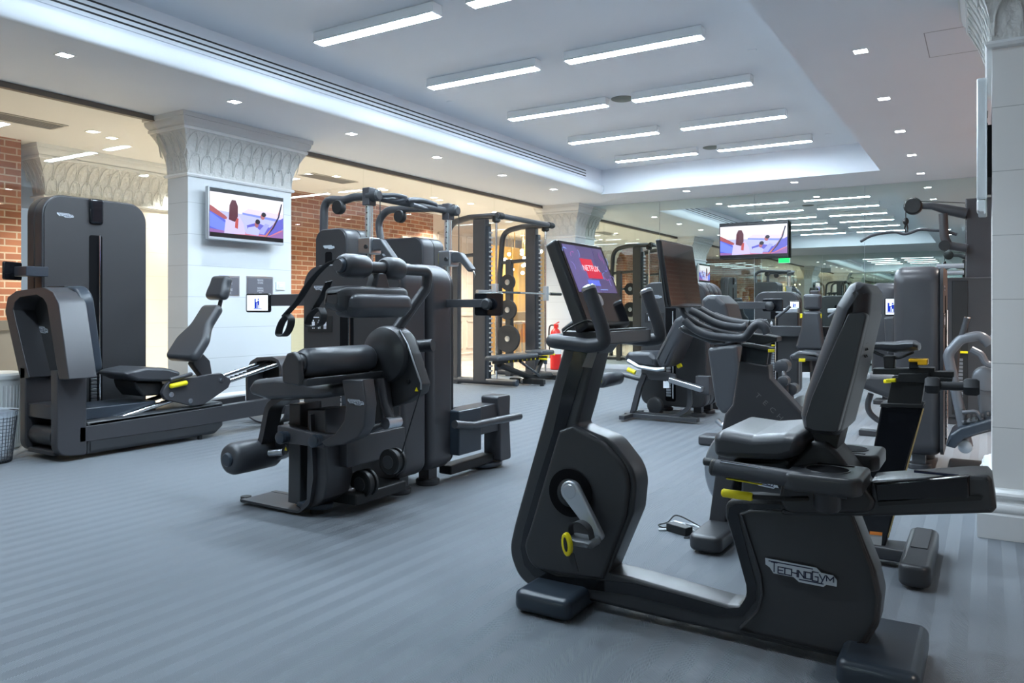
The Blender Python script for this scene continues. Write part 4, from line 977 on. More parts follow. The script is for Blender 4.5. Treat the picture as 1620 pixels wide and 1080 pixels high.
# two legs and the rounded base
def leg(x0, x1):
    return G().pillow(fillet([(2.93, .05), (3.14, .03), (3.14, .62), (3.13, .66), (2.93, .66), (2.93, .2)], [.08, .02, 0, 0, 0, 0], 5), x0, x1, .01, 'X')
q0, q1 = onY(2.95, [(36, 640), (50, 640)]); O(0, lp, 'left_leg', leg(-6.12, -6.04), GRAPH)
O(0, lp, 'right_leg', leg(-5.69, XN), GRAPH)
O(0, lp, 'front_crossbar', G().box(-6.05, -5.69, 2.95, 3.14, .30, .40), GRAPH, .008)
O(0, lp, 'front_roller', G().cyl((-6.03, 3.02, .17), (-5.73, 3.02, .17), .075, seg=24), SHELL)
O(0, lp, 'floor_bend', G().box(-6.05, -5.69, 2.95, 3.4, .04, .075), GRAPH, .01)
base = fillet([(3.14, .03), (4.25, .03), (4.33, .09), (4.33, .30), (3.14, .27)], [.02, .05, .03, .02, .01], 4)
O(0, lp, 'base_fairing', G().pillow(base, -6.1, XN - .004, .03, 'X'), SHELL)
O(0, lp, 'step_cover', G().box(-6.08, -5.69, 3.14, 3.75, .27, .36), FOOTB, .01)
# long side rails
rl = Lx([(126, 700), (126, 676), (300, 650), (440, 628), (466, 627), (466, 655), (440, 652), (300, 676)])
O(0, lp, 'side_rail', G().pillow(rl, -5.68, XN, .006, 'X'), GRAPH)
rl2 = Lx([(240, 660), (440, 630), (440, 645), (240, 680)])
O(0, lp, 'side_rail', G().pillow(rl2, -6.12, -6.05, .006, 'X'), GRAPH)
O(0, lp, 'rail_foot', G().cyl((-5.64, Lx([(321, 665)])[0][0], 0), (-5.64, Lx([(321, 665)])[0][0], .12), .02, seg=12), BLACK)
# rear arch: an inverted U open towards the front, the rods run into it
YA = 4.95
ro = onY(YA, [(389, 642), (388, 600), (390, 582), (396, 571), (406, 565), (430, 564), (440, 569), (445, 580), (446, 600), (446, 655)])
ri = [(ro[0][0] + .035, ro[0][1]), (ro[1][0] + .035, ro[1][1]), (ro[2][0] + .036, ro[2][1]), (ro[3][0] + .035, ro[3][1] - .025), (ro[4][0] + .025, ro[4][1] - .035), (ro[5][0] - .02, ro[5][1] - .035), (ro[6][0] - .033, ro[6][1] - .02), (ro[7][0] - .036, ro[7][1] - .005), (ro[8][0] - .036, ro[8][1]), (ro[9][0] - .036, ro[9][1])]
g = G(); g.loft([[(a[0], YA, a[1]), (a[0], YA + .22, a[1]), (b[0], YA + .22, b[1]), (b[0], YA, b[1])] for a, b in zip(ro, ri)])
O(0, lp, 'rear_arch', g, GRAPH, .006, ang=50)
O(0, lp, 'arch_plate', G().prY([ri[1], ri[2], ri[3], ri[4], ri[5], ri[6], ri[7], (ri[8][0], ri[8][1])], YA + .18, YA + .2), BLACK)
P = [Vector((x, YA + .1, z)) for x, z in onY(YA + .1, [(462, 640), (458, 660), (440, 668), (415, 664), (396, 650), (390, 640)])]
O(0, lp, 'rear_foot', G().strap(smooth(P, 5), .16, .014, (0, 1, 0)), GRAPH)
O(0, lp, 'foot_pad', G().cyl((-5.72, YA + .1, 0), (-5.72, YA + .1, .03), .035), BLACK)
# chrome guide rods
for x, pts in ((-5.66, [(186, 662), (440, 576)]), (-5.93, [(170, 655), (425, 570)])):
    a, b = onX(x, pts); O(0, lp, 'guide_rod', G().cyl((x, a[0], a[1]), (x, b[0], b[1]), .019, seg=16), CHROME)
a, b = onX(-5.8, [(180, 660), (430, 572)]); g = G(); n = 34
for k in range(n):
    y = a[0] + (b[0] - a[0]) * (k + .2) / n; z = a[1] + (b[1] - a[1]) * (k + .2) / n - .02; g.box(-5.83, -5.77, y, y + .03, z - .01, z + .012)
O(0, lp, 'rack_bar', g, BLACK)
# sliding carriage, seat, backrest, headrest
cp = Lx([(262, 610), (272, 600), (312, 596), (330, 592), (350, 590), (366, 601), (361, 613), (322, 640), (304, 642), (262, 632), (256, 622)])
cp = fillet(cp, .02, 3)
ca = O(0, lp, 'carriage_plate', G().pillow(cp, -5.64, -5.595, .006, 'X'), GRAPH)
for u, v in ((350, 601), (301, 634), (271, 624)):
    q = onX(-5.595, [(u, v)])[0]; link('bolt', G().lathe((-5.597, q[0], q[1]), (1, 0, 0), [(0, .021), (.008, .021), (.0081, .012), (.012, .012)], 16), STEEL, ca)
O(0, lp, 'carriage_bridge', G().prX([(q[0], q[1]) for q in Lx([(268, 608), (355, 596), (310, 632), (268, 626)])], -6.0, -5.64), BLACK)
st_ = fillet(Lx([(196, 592), (212, 586), (236, 581), (268, 582), (290, 588), (288, 598), (268, 604), (222, 603)]), .02, 4)
O(0, lp, 'seat', G().pillow(st_, -6.03, -5.62, .045, 'X', squash=.5), VINYL)
O(0, lp, 'seat_support', G().pillow(fillet(Lx([(222, 603), (268, 604), (268, 615), (262, 626), (236, 628), (226, 616)]), .01, 3), -5.98, -5.68, .02, 'X'), BLACK)
Xb0, Xb1 = -6.02, -5.63
bp_ = [(262, 572), (262, 562), (292, 519), (310, 487), (320, 478), (345, 477), (353, 485), (350, 497), (337, 520), (327, 545), (305, 575), (292, 580)]
# the backrest is a pad seen from its front: width along X, height along its slope
def slab(name, a, b, w0, w1, th, m, wm=None):
    """pad from a=(y,z) to b=(y,z), widths along X at both ends, thickness th"""
    A2, B2 = Vector(a), Vector(b); d = (B2 - A2).normalized(); L = (B2 - A2).length; n2 = Vector((-d.y, d.x))
    xc = (Xb0 + Xb1) / 2
    o = fillet([(-w0 / 2, 0), (w0 / 2, 0), (w0 / 2, L * .38), (w1 / 2, L * .62), (w1 / 2, L), (-w1 / 2, L), (-w1 / 2, L * .62), (-w0 / 2, L * .38)], [.06, .06, .15, .15, .05, .05, .15, .15], 5)
    g = G(); tmp = G().pillow(o, -th / 2, th / 2, th * .49, 'Z', n=6, squash=.8)
    for v in tmp.bm.verts:
        p = v.co.copy(); q = A2 + d * p.y + n2 * p.z; v.co = (xc + p.x, q.x, q.y)
    return O(0, lp, name, tmp, m)
(b0, b1) = onX(-5.83, [(285, 570), (338, 484)]); slab('backrest', b0, b1, .40, .24, .085, VINYL)
(h0, h1) = onX(-5.83, [(341, 474), (352, 437)]); slab('headrest', h0, h1, .25, .22, .095, VINYL)
(p0_, p1_) = onX(-5.83, [(336, 500), (345, 460)]); O(0, lp, 'headrest_stem', G().cyl((-5.83, p0_[0] + .05, p0_[1]), (-5.83, p1_[0] + .05, p1_[1]), .018, seg=10), BLACK)
br = fillet(onX(-5.83, [(300, 575), (315, 557), (328, 570), (332, 594), (316, 596)]), .02, 3)
O(0, lp, 'backrest_bracket', G().pillow(br, -5.87, -5.79, .01, 'X'), GRAPH)
for x, pts, m, nm, r in ((-5.58, [(268, 601), (304, 591)], FRAMEM, 'side_handle', .017), (-5.575, [(269, 611), (296, 605)], YEL, 'release_grip', .020)):
    a, b = onX(x, pts); h = O(0, lp, nm, G().lathe((x, a[0], a[1]), (0, b[0] - a[0], b[1] - a[1]), [(0, r * .6), (.008, r), ((Vector(b) - Vector(a)).length - .008, r), ((Vector(b) - Vector(a)).length, r * .6)], 14), m)
tower(lp, -6.22, 3.58, math.pi / 2, .87, .24, 2.0, glosstop=True, r=.16)
# screen on top of the hood, seen from the side
tablet(lp, (-6.40, 3.00, 1.39), math.radians(-60), .20, .14, back=True)
O(0, lp, 'screen_arm', G().box(-6.38, -6.2, 3.02, 3.06, 1.37, 1.41), FRAMEM, .005)
O(0, lp, 'small_box', G().box(-6.31, -6.13, 2.98, 3.143, 1.345, 1.42), FOOTB, .006)

# bins at the far left
wbk = empty('laundry_bin', (-6.66, 3.0, 0), 'white slatted plastic laundry bin standing behind the leg press at the far left', 'bin')
bx, by = -6.66, 3.0
link('body', G().lathe((bx, by, 0), (0, 0, 1), [(0, .17), (.01, .18), (.5, .20), (.55, .205)], 40), WHITE, wbk)
g = G()
for k in range(44):
    a = k * 2 * math.pi / 44; c_, s_ = math.cos(a), math.sin(a); g.cyl((bx + c_ * .182, by + s_ * .182, .04), (bx + c_ * .202, by + s_ * .202, .50), .005, seg=5)
link('ribs', g, WHITE, wbk)
link('lid', G().lathe((bx, by, .55), (0, 0, 1), [(0, .212), (.03, .212), (.045, .20), (.05, .16)], 40), WHITE, wbk)
wm = onZ(0, [(8, 730)])[0]
mb = empty('waste_bin', (-6.05, 2.72, 0), 'small dark mesh waste bin with a clear bag, in front of the white bin', 'bin')
bx, by = -6.05, 2.72
link('base', G().lathe((bx, by, 0), (0, 0, 1), [(0, .11), (.02, .115)], 28), BLACK, mb)
g = G()
for k in range(36):
    a = k * 2 * math.pi / 36; g.cyl((bx + math.cos(a) * .114, by + math.sin(a) * .114, .01), (bx + math.cos(a) * .148, by + math.sin(a) * .148, .36), .0022, seg=4)
for k in range(14):
    z = .02 + k * .025; r = .114 + .034 * z / .36; g.tube([(bx + math.cos(t) * r, by + math.sin(t) * r, z) for t in [2 * math.pi * j / 28 for j in range(29)]], .002, 4)
link('wire_mesh', g, mat('dark_wire', (.06, .07, .09), .4, .5), mb)
link('rim', G().tube([(bx + math.cos(t) * .149, by + math.sin(t) * .149, .36) for t in [2 * math.pi * j / 28 for j in range(29)]], .006, 6), mat('dark_wire', (.06, .07, .09)), mb)
g = G(); g.loft([[(bx + math.cos(t) * r * (1 + .03 * math.sin(5 * t)), by + math.sin(t) * r * (1 + .03 * math.sin(5 * t)), z) for t in [2 * math.pi * j / 40 for j in range(40)]] for r, z in ((.10, .03), (.125, .2), (.142, .36), (.158, .372), (.155, .33))], cap=False)
BAG = bpy.data.materials.new('clear_bag'); BAG.use_nodes = True; N_, L_ = nodes(BAG); N_.clear()
o_ = N_.new('ShaderNodeOutputMaterial'); x_ = N_.new('ShaderNodeMixShader'); t_ = N_.new('ShaderNodeBsdfTransparent'); p_ = N_.new('ShaderNodeBsdfPrincipled'); p_.inputs['Base Color'].default_value = (.7, .78, .88, 1); p_.inputs['Roughness'].default_value = .2
x_.inputs[0].default_value = .35; L_.new(t_.outputs[0], x_.inputs[1]); L_.new(p_.outputs[0], x_.inputs[2]); L_.new(x_.outputs[0], o_.inputs[0])
link('bin_liner', g, BAG, mb)

# ================================================================== things on the left column
XCf = -6.65
t = empty('television', (-6.55, 5.28, 1.78), 'silver-framed flat television on the white column, showing people in a hammock', 'television', None)
tvx = -6.50; (ya, za), (yb, zb2) = onX(tvx, [(330, 380.5), (449, 386)]); (yc, zc2), (yd, zd) = onX(tvx, [(329, 293), (449.5, 312)])
y0, y1 = (ya + yc) / 2, (yb + yd) / 2; z0, z1 = (za + zb2) / 2, (zc2 + zd) / 2
link('casing', G().pillow(rrect(y0, y1, z0, z1, .012, 3), tvx - .05, tvx, .008, 'X'), SILV, t)
sc = link('screen', G().box(tvx - .002, tvx + .002, y0 + .012, y1 - .012, z0 + .03, z1 - .012), GLOSS, t)
picture(sc, (tvx + .002, y0 + .014, z0 + .032), (0, 1, 0), (0, 0, 1), y1 - y0 - .028, z1 - z0 - .046, BEACH)
link('wall_bracket', G().box(XCf + .001, tvx - .05, (y0 + y1) / 2 - .2, (y0 + y1) / 2 + .2, z0 + .15, z1 - .15), BLACK, t)
def plaque(u0, u1, v0, v1, lines, lb):
    (a, zt), (b, zb_) = onX(XCf, [(u0, v0), (u1, v1)])
    t = empty('notice', (XCf, (a + b) / 2, zb_), lb, 'sign')
    link('backing', G().box(XCf + .0005, XCf + .006, a - .012, b + .012, zb_ - .0, zt + .02), STEEL, t, .002)
    pl = link('plate', G().box(XCf + .006, XCf + .010, a, b, zb_ + .01, zt), PLAQUE, t, .002)
    n = len(lines); H = (zt - zb_ - .02)
    for i, l in enumerate(lines):
        if l: text(l, (XCf + .0105, (a + b) / 2, zt - .012 - H * (i + .45) / n), (0, 1, 0), (0, 0, 1), H / n * 1.05, INK, pl, name='lettering', stretch=(b - a) * .86 / max(1, (H / n * 1.05) * .62 * max(len(x) for x in lines)))
plaque(391, 430, 439, 468, ['PLEASE USE TOWELS', 'FOR YOUR FITNESS', '', 'PLEASE RE-RACK ALL', 'EQUIPMENT PROPERLY', 'AFTER USE'], 'dark grey notice plate with lines of white print, beside the light switch')
plaque(348, 377, 438, 468, ['PLEASE DO', 'NOT TAKE PLATES', '', 'FROM THE WEIGHTS', 'OR MATS'], 'dark grey notice plate with white print, partly behind the leg press headrest')
(a, zt), (b, zb_) = onX(XCf, [(436, 446), (450, 459)])
t = empty('light_switch', (XCf, (a + b) / 2, zb_), 'white square light switch on the column, right of the notice plates', 'switch')
link('plate', G().box(XCf + .0005, XCf + .012, a, b, zb_, zt), WHITE, t, .003); link('rocker', G().box(XCf + .012, XCf + .016, a + .03, b - .03, zb_ + .025, zt - .025), WHITE, t, .002)

# ================================================================== ABDOMINAL CRUNCH MACHINE (centre)
ab = empty('abdominal_machine', (-3.1, 3.15, 0), 'abdominal machine in the centre with hanging straps, chest pad and thigh roller, tower behind', 'weight machine')
tower(ab, -3.27, 3.42, 0, .80, .25, 1.375, r=.14, single=.045)
PY = 2.88
# floor bar bent up into the front post
O(0, ab, 'floor_bar', G().strap(bend([Vector((x, PY, z)) for x, z in onY(PY, [(384, 790), (476, 809), (492, 796), (498, 755), (494, 655)])], [.04, .06, .03], 6), .035, .012, (0, 1, 0)).strap(bend([Vector((x, PY + .22, z)) for x, z in onY(PY, [(384, 790), (476, 809), (492, 796), (498, 755), (494, 655)])], [.04, .06, .03], 6), .035, .012, (0, 1, 0)), FRAMEM)
O(0, ab, 'floor_plate', G().prY(onY(PY, [(384, 789), (470, 806), (470, 809), (384, 793)]), PY, PY + .22), GRAPH)
O(0, ab, 'front_post', G().pillow(pin(PY, [(484, 648), (512, 648), (516, 760), (510, 790), (494, 803), (470, 806), (482, 790)]), PY + .01, PY + .2, .01), GRAPH)
O(0, ab, 'rear_post', G().pillow(pin(PY, [(448, 640), (466, 640), (466, 802), (446, 797)]), PY + .04, PY + .2, .01), SHELL)
fx, fy = onZ(0, [(498, 812)])[0]
O(0, ab, 'front_foot', G().pillow(ell(fx - .03, fy + .03, .12, .075, 20), .028, .06, .01, 'Z'), FOOTB)
O(0, ab, 'foot_pad', G().cyl((fx, fy + .02, 0), (fx, fy + .02, .03), .04), BLACK)
O(0, ab, 'foot_pad', G().cyl((-3.6, PY + .05, 0), (-3.6, PY + .05, .03), .03), BLACK)
cb = O(0, ab, 'adjuster_plate', G().pillow(pin(PY - .03, [(441, 672), (517, 689), (514, 709), (440, 698)], .008), PY - .04, PY + .05, .006), GRAPH)
for u, v in ((451, 691), (503, 696)):
    q = onY(PY - .05, [(u, v)])[0]; link('knob', G().lathe((q[0], PY - .04, q[1]), (0, -1, 0), [(0, .03), (.03, .03), (.035, .034), (.05, .032), (.055, .02)], 20), FOOTB, cb)
q = onY(PY - .045, [(452, 710)])[0]
tg = link('warning_tag', G().prY([(q[0] - .022, q[1]), (q[0], q[1] + .03), (q[0] + .022, q[1]), (q[0], q[1] - .03)], PY - .044, PY - .041), BLACK, cb)
link('warning_mark', G().prY([(q[0] - .01, q[1] - .008), (q[0] + .01, q[1] - .008), (q[0], q[1] + .012)], PY - .0455, PY - .044), YEL, tg)
carc = bend([Vector((x, PY + .06, z)) for x, z in onY(PY + .06, [(414, 722), (424, 690), (434, 640), (455, 627), (505, 624)])], [.03, .09, .06], 7)
O(0, ab, 'seat_arm', G().strap(carc, .10, .035, (0, 1, 0)), GRAPH)
se = pin(PY - .06, [(400, 612), (408, 600), (440, 596), (470, 598), (505, 606), (537, 608), (537, 626), (510, 630), (430, 632), (404, 624)], .02, 4)
O(0, ab, 'seat', G().pillow(se, PY - .10, PY + .28, .05, squash=.5), VINYL)
def roller(p, q, r, parent, name='roller', m=VINYL, capm=SHELL, cap=.62):
    p, q = Vector(p), Vector(q); L = (q - p).length; e = min(.03, r * .5)
    o = O(0, parent, name, G().lathe(p, q - p, [(0, r * .72), (e * .3, r * .88), (e, r), (L * .5, r * 1.02), (L - e, r), (L - e * .3, r * .88), (L, r * .72)], 28), m)
    link('end_cap', G().lathe(p, p - q, [(-.004, r * cap), (.008, r * cap), (.016, r * cap * .8)], 20), capm, o); return o
(a, za), (b, zb_) = onY(2.74, [(366, 726)])[0], onY(2.74, [(366, 726)])[0]
roller((a, 2.72, za), (a, 3.04, za), .087, ab, 'foot_roller', capm=FOOTB, cap=.45)
O(0, ab, 'roller_axle', G().cyl((a, 2.9, za), (a + .16, 2.96, za + .02), .02), STEEL)
O(0, ab, 'roller_bracket', G().pillow(pin(PY, [(412, 700), (442, 660), (450, 690), (436, 716), (412, 735)], .01), PY + .1, PY + .18, .01), SHELL)
# curved logo column and shrouds
lc = pin(PY - .1, [(540, 601), (574, 601), (579, 640), (576, 675), (566, 692), (540, 704), (515, 706), (508, 699), (530, 686), (544, 665), (547, 640)])
O(0, ab, 'curved_column', G().pillow(lc, PY - .10, PY - .02, .008), GRAPH)
q = onY(PY - .102, [(563, 636)])[0]; logo((q[0] - .0, PY - .1015, q[1]), (1, 0, 0), (0, 0, 1), .105, ab, letters=True)
O(0, ab, 'side_shroud', G().pillow(pin(3.05, [(575, 598), (603, 598), (612, 665), (600, 668), (575, 682)], .01), 3.02, 3.12, .012), HOUSE)
O(0, ab, 'link_tube', G().tube([Vector((x, 2.98, z)) for x, z in onY(2.98, [(601, 600), (608, 640), (620, 668)])], .022, 12), FRAMEM)
O(0, ab, 'cross_tube', G().tube([Vector((x, y, z)) for (x, z), y in ((onY(2.86, [(566, 686)])[0], 2.86), (onY(3.0, [(614, 669)])[0], 3.0))], .02, 12), FRAMEM)
q = onY(2.98, [(620, 668)])[0]; O(0, ab, 'pivot_clamp', G().lathe((q[0], 2.93, q[1]), (0, 1, 0), [(0, .03), (.1, .03)], 16), STEEL)
O(0, ab, 'tower_beam', G().box(-2.98, -2.86, PY + .1, 3.45, .26, .42), GRAPH, .01)
O(0, ab, 'base_beam', G().box(-3.05, -2.85, PY + .15, 3.45, .05, .11), BLACK, .01)
sx, sy = onZ(.13, [(540, 762)])[0]; O(0, ab, 'step_plate', G().pillow(rrect(sx - .16, sx + .16, sy - .09, sy + .09, .04), .10, .13, .01, 'Z'), STEEL)
# cam housing, lever and top rollers
cx_, cz_ = onY(3.12, [(612, 560)])[0]
O(0, ab, 'cam_housing', G().lathe((cx_, 3.07, cz_), (0, 1, 0), [(0, .08), (.005, .11), (.02, .142), (.045, .15), (.13, .15), (.15, .14)], 44), SHELL)
O(0, ab, 'cam_shroud', G().pillow(pin(3.12, [(612, 520), (636, 525), (652, 560), (667, 608), (664, 622), (640, 638), (612, 646), (600, 610)], .02, 4), 3.12, 3.20, .012), HOUSE)
O(0, ab, 'cam_edge', G().tube([Vector((x, 3.115, z)) for x, z in onY(3.115, [(632, 522), (645, 545), (655, 575), (666, 606), (666, 616)])], .005, 8), STEEL)
q = onY(3.118, [(646, 603)])[0]; O(0, ab, 'shroud_plug', G().cyl((q[0], 3.12, q[1]), (q[0], 3.114, q[1]), .012), BLACK)
q = onY(3.118, [(659, 616)])[0]; O(0, ab, 'warning_mark', G().prY([(q[0] - .011, q[1] - .009), (q[0] + .011, q[1] - .009), (q[0], q[1] + .012)], 3.116, 3.12), YEL)
TR = -2.60
(l0, l1, l2) = onY(3.14, [(622, 522), (650, 475), (661, 448)])
zt2 = 1.1 + .205
O(0, ab, 'lever', G().tube(bend([(l0[0] - .01, 3.14, l0[1] - .03), (TR - .01, 3.32, zt2 - .10), (TR, 3.33, zt2), (TR, 3.1, zt2), (TR, 2.64, zt2)], [.05, .06, .02], 8), .029, 16), FRAMEM)
roller((TR, 2.665, zt2), (TR, 2.84, zt2), .058, ab, 'top_roller', FRAMEM, FOOTB, .62)
roller((TR, 2.96, zt2), (TR, 3.10, zt2), .058, ab, 'top_roller', FRAMEM, SHELL, .5)
O(0, ab, 'pad_bracket', G().pillow(fillet([(2.86, zt2 - .11), (2.97, zt2 - .11), (2.94, zt2 - .03), (2.89, zt2 - .03)], .01), TR - .03, TR + .04, .006, 'X'), FRAMEM)
zc3 = zt2 - .155
pb = [(TR - .08, zc3 + .055), (TR + .05, zc3 + .06), (TR + .06, zc3 + .01), (TR + .05, zc3 - .06), (TR, zc3 - .07), (TR - .10, zc3 - .05)]
O(0, ab, 'chest_pad_frame', G().pillow(fillet(pb, .03, 4), 2.62, 3.12, .06, squash=.7), SHELL)
pb2 = [(TR + .02, zc3 + .03), (TR + .085, zc3 + .015), (TR + .095, zc3 - .05), (TR + .05, zc3 - .095), (TR - .06, zc3 - .09), (TR - .05, zc3 - .03)]
O(0, ab, 'chest_pad', G().pillow(fillet(pb2, .03, 4), 2.66, 3.10, .05, squash=.7), VINYL)
# hanging hand straps
for y, pts, nm in ((2.66, [(541, 408), (520, 416), (495, 440), (472, 475), (452, 498)], 'hand_strap'), (2.72, [(520, 445), (512, 465), (503, 480), (498, 488)], 'hand_strap')):
    P = smooth([Vector((x, y, z)) for x, z in onY(y, pts)], 5)
    hs = O(0, ab, nm, G().strap(P, .045 if y < 2.7 else .04, .005, (.35, 1, .3)), RUBBER)
    lp_ = [(456, 497), (446, 510), (441, 528), (450, 531), (458, 520), (461, 505), (455, 497)] if y < 2.7 else [(504, 487), (492, 498), (487, 513), (495, 517), (508, 512), (512, 498), (508, 487)]
    link('strap_loop', G().strap(smooth([Vector((x, y, z)) for x, z in onY(y, lp_)], 5), .045, .005, (0, 1, 0)), RUBBER, hs)
# thigh roller on its cradle
RX = -2.78; (zr,) = [onX(RX, [(540, 573)])[0][1]]
roller((RX, 2.58, zr + .01), (RX, 3.06, zr + .01), .072, ab, 'thigh_roller')
O(0, ab, 'roller_cradle', G().pillow(fillet([(RX - .075, zr - .02), (RX - .07, zr - .085), (RX + .07, zr - .095), (RX + .085, zr - .05), (RX + .06, zr - .06), (RX - .04, zr - .06)], .008, 3), 2.55, 3.10, .01), SHELL)
O(0, ab, 'cradle_end', G().pillow(fillet([(RX - .08, zr - .085), (RX + .05, zr - .095), (RX + .04, zr + .03), (RX, zr + .07), (RX - .05, zr + .06), (RX - .085, zr)], .02, 4), 2.535, 2.565, .012), SHELL)
O(0, ab, 'thigh_rod', G().cyl((RX + .05, 3.1, zr + .02), (RX + .12, 3.2, zr + .04), .025), SHELL)
a, b = onY(3.3, [(640, 549), (671, 546)]); O(0, ab, 'stub_tube', G().cyl((a[0], 3.3, a[1]), (b[0] + .03, 3.34, b[1]), .034, seg=20), FRAMEM)
for (u, v), r in (((618, 730), .068), ((573, 765), .075)):
    q = onY(3.12, [(u, v)])[0]
    pw = O(0, ab, 'cable_pulley', G().lathe((q[0], 3.10, q[1]), (0, 1, 0), [(0, r * .9), (.006, r), (.03, r), (.04, r * .86), (.05, r * .86), (.055, r), (.07, r)], 28), BLACK)
    link('pulley_cap', G().lathe((q[0], 3.098, q[1]), (0, -1, 0), [(0, r * .55), (.004, r * .5)], 20), SHELL, pw)
P = [Vector((x, 3.118, z)) for x, z in onY(3.118, [(667, 612), (634, 722)])]; O(0, ab, 'cable', G().tube(P, .0035, 6), BLACK)
P = [Vector((x, 3.116, z)) for x, z in onY(3.116, [(629, 522), (648, 556), (662, 598)])]; O(0, ab, 'strap_line', G().tube(P, .0025, 6), STEEL)
# screen on an arm to the left of the tower
q = onY(3.42, [(411, 479)])[0]; tablet(ab, (q[0], 3.40, q[1]), math.radians(6), .205, .125)
O(0, ab, 'screen_arm', G().box(q[0] + .08, -3.66, 3.425, 3.435, q[1] - .02, q[1] + .055), FRAMEM, .003)
O(0, ab, 'bottle_tray', G().box(-3.22, -3.02, 3.30, 3.42, .50, .54).box(-3.22, -3.02, 3.30, 3.31, .54, .60), FOOTB, .006)

# ================================================================== MACHINE BACK TO BACK WITH IT
lr = empty('low_row_machine', (-3.1, 4.1, 0), 'weight machine back to back with the abdominal machine, grey hand bar low on its side', 'weight machine')
tower(lr, -3.27, 3.95, math.pi, .80, .25, 1.375, r=.14, single=.045)
O(0, lr, 'tower_link', G().box(-2.92, -2.80, 3.9, 4.15, .18, .46), FOOTB, .01)
O(0, lr, 'side_beam', G().box(-3.0, -2.86, 4.1, 4.55, .26, .45), GRAPH, .008)
O(0, lr, 'front_leg', G().pillow(fillet([(4.44, .05), (4.58, .05), (4.56, .3), (4.57, .50), (4.40, .50), (4.44, .3)], .02), -2.98, -2.84, .008, 'X'), GRAPH)
fx, fy = onZ(0, [(757, 735)])[0]
O(0, lr, 'foot_disc', G().pillow(ell(-2.97, 4.46, .10, .14, 20), .012, .04, .008, 'Z'), FOOTB)
O(0, lr, 'foot_disc', G().cyl((-2.97, 4.46, 0), (-2.97, 4.46, .013), .08), BLACK)
O(0, lr, 'lower_beam', G().box(-3.0, -2.9, 3.95, 4.45, .04, .10), BLACK, .01)
P = [Vector((-2.78, y, z)) for y, z in onX(-2.78, [(719, 671), (748, 673), (790, 664), (822, 658)])]
O(0, lr, 'hand_bar', G().tube(bend(P, .06), .025, 16), FRAMEM)
P = [Vector((-2.95, y, z)) for y, z in onX(-2.95, [(728, 668), (768, 661), (790, 657)])]
O(0, lr, 'chrome_bar', G().tube(P, .018, 12), CHROME)
q = onY(3.88, [(772, 481)])[0]
tablet(lr, (q[0], 3.90, q[1]), math.radians(180), .20, .14, back=True)
O(0, lr, 'screen_arm', G().box(-2.89, q[0] + .01, 3.86, 3.875, q[1] - .02, q[1] + .03), FRAMEM, .003)
O(0, lr, 'arm_knob', G().lathe((q[0] + .01, 3.86, q[1]), (0, -1, 0), [(0, .035), (.02, .035), (.028, .025)], 20), SHELL)
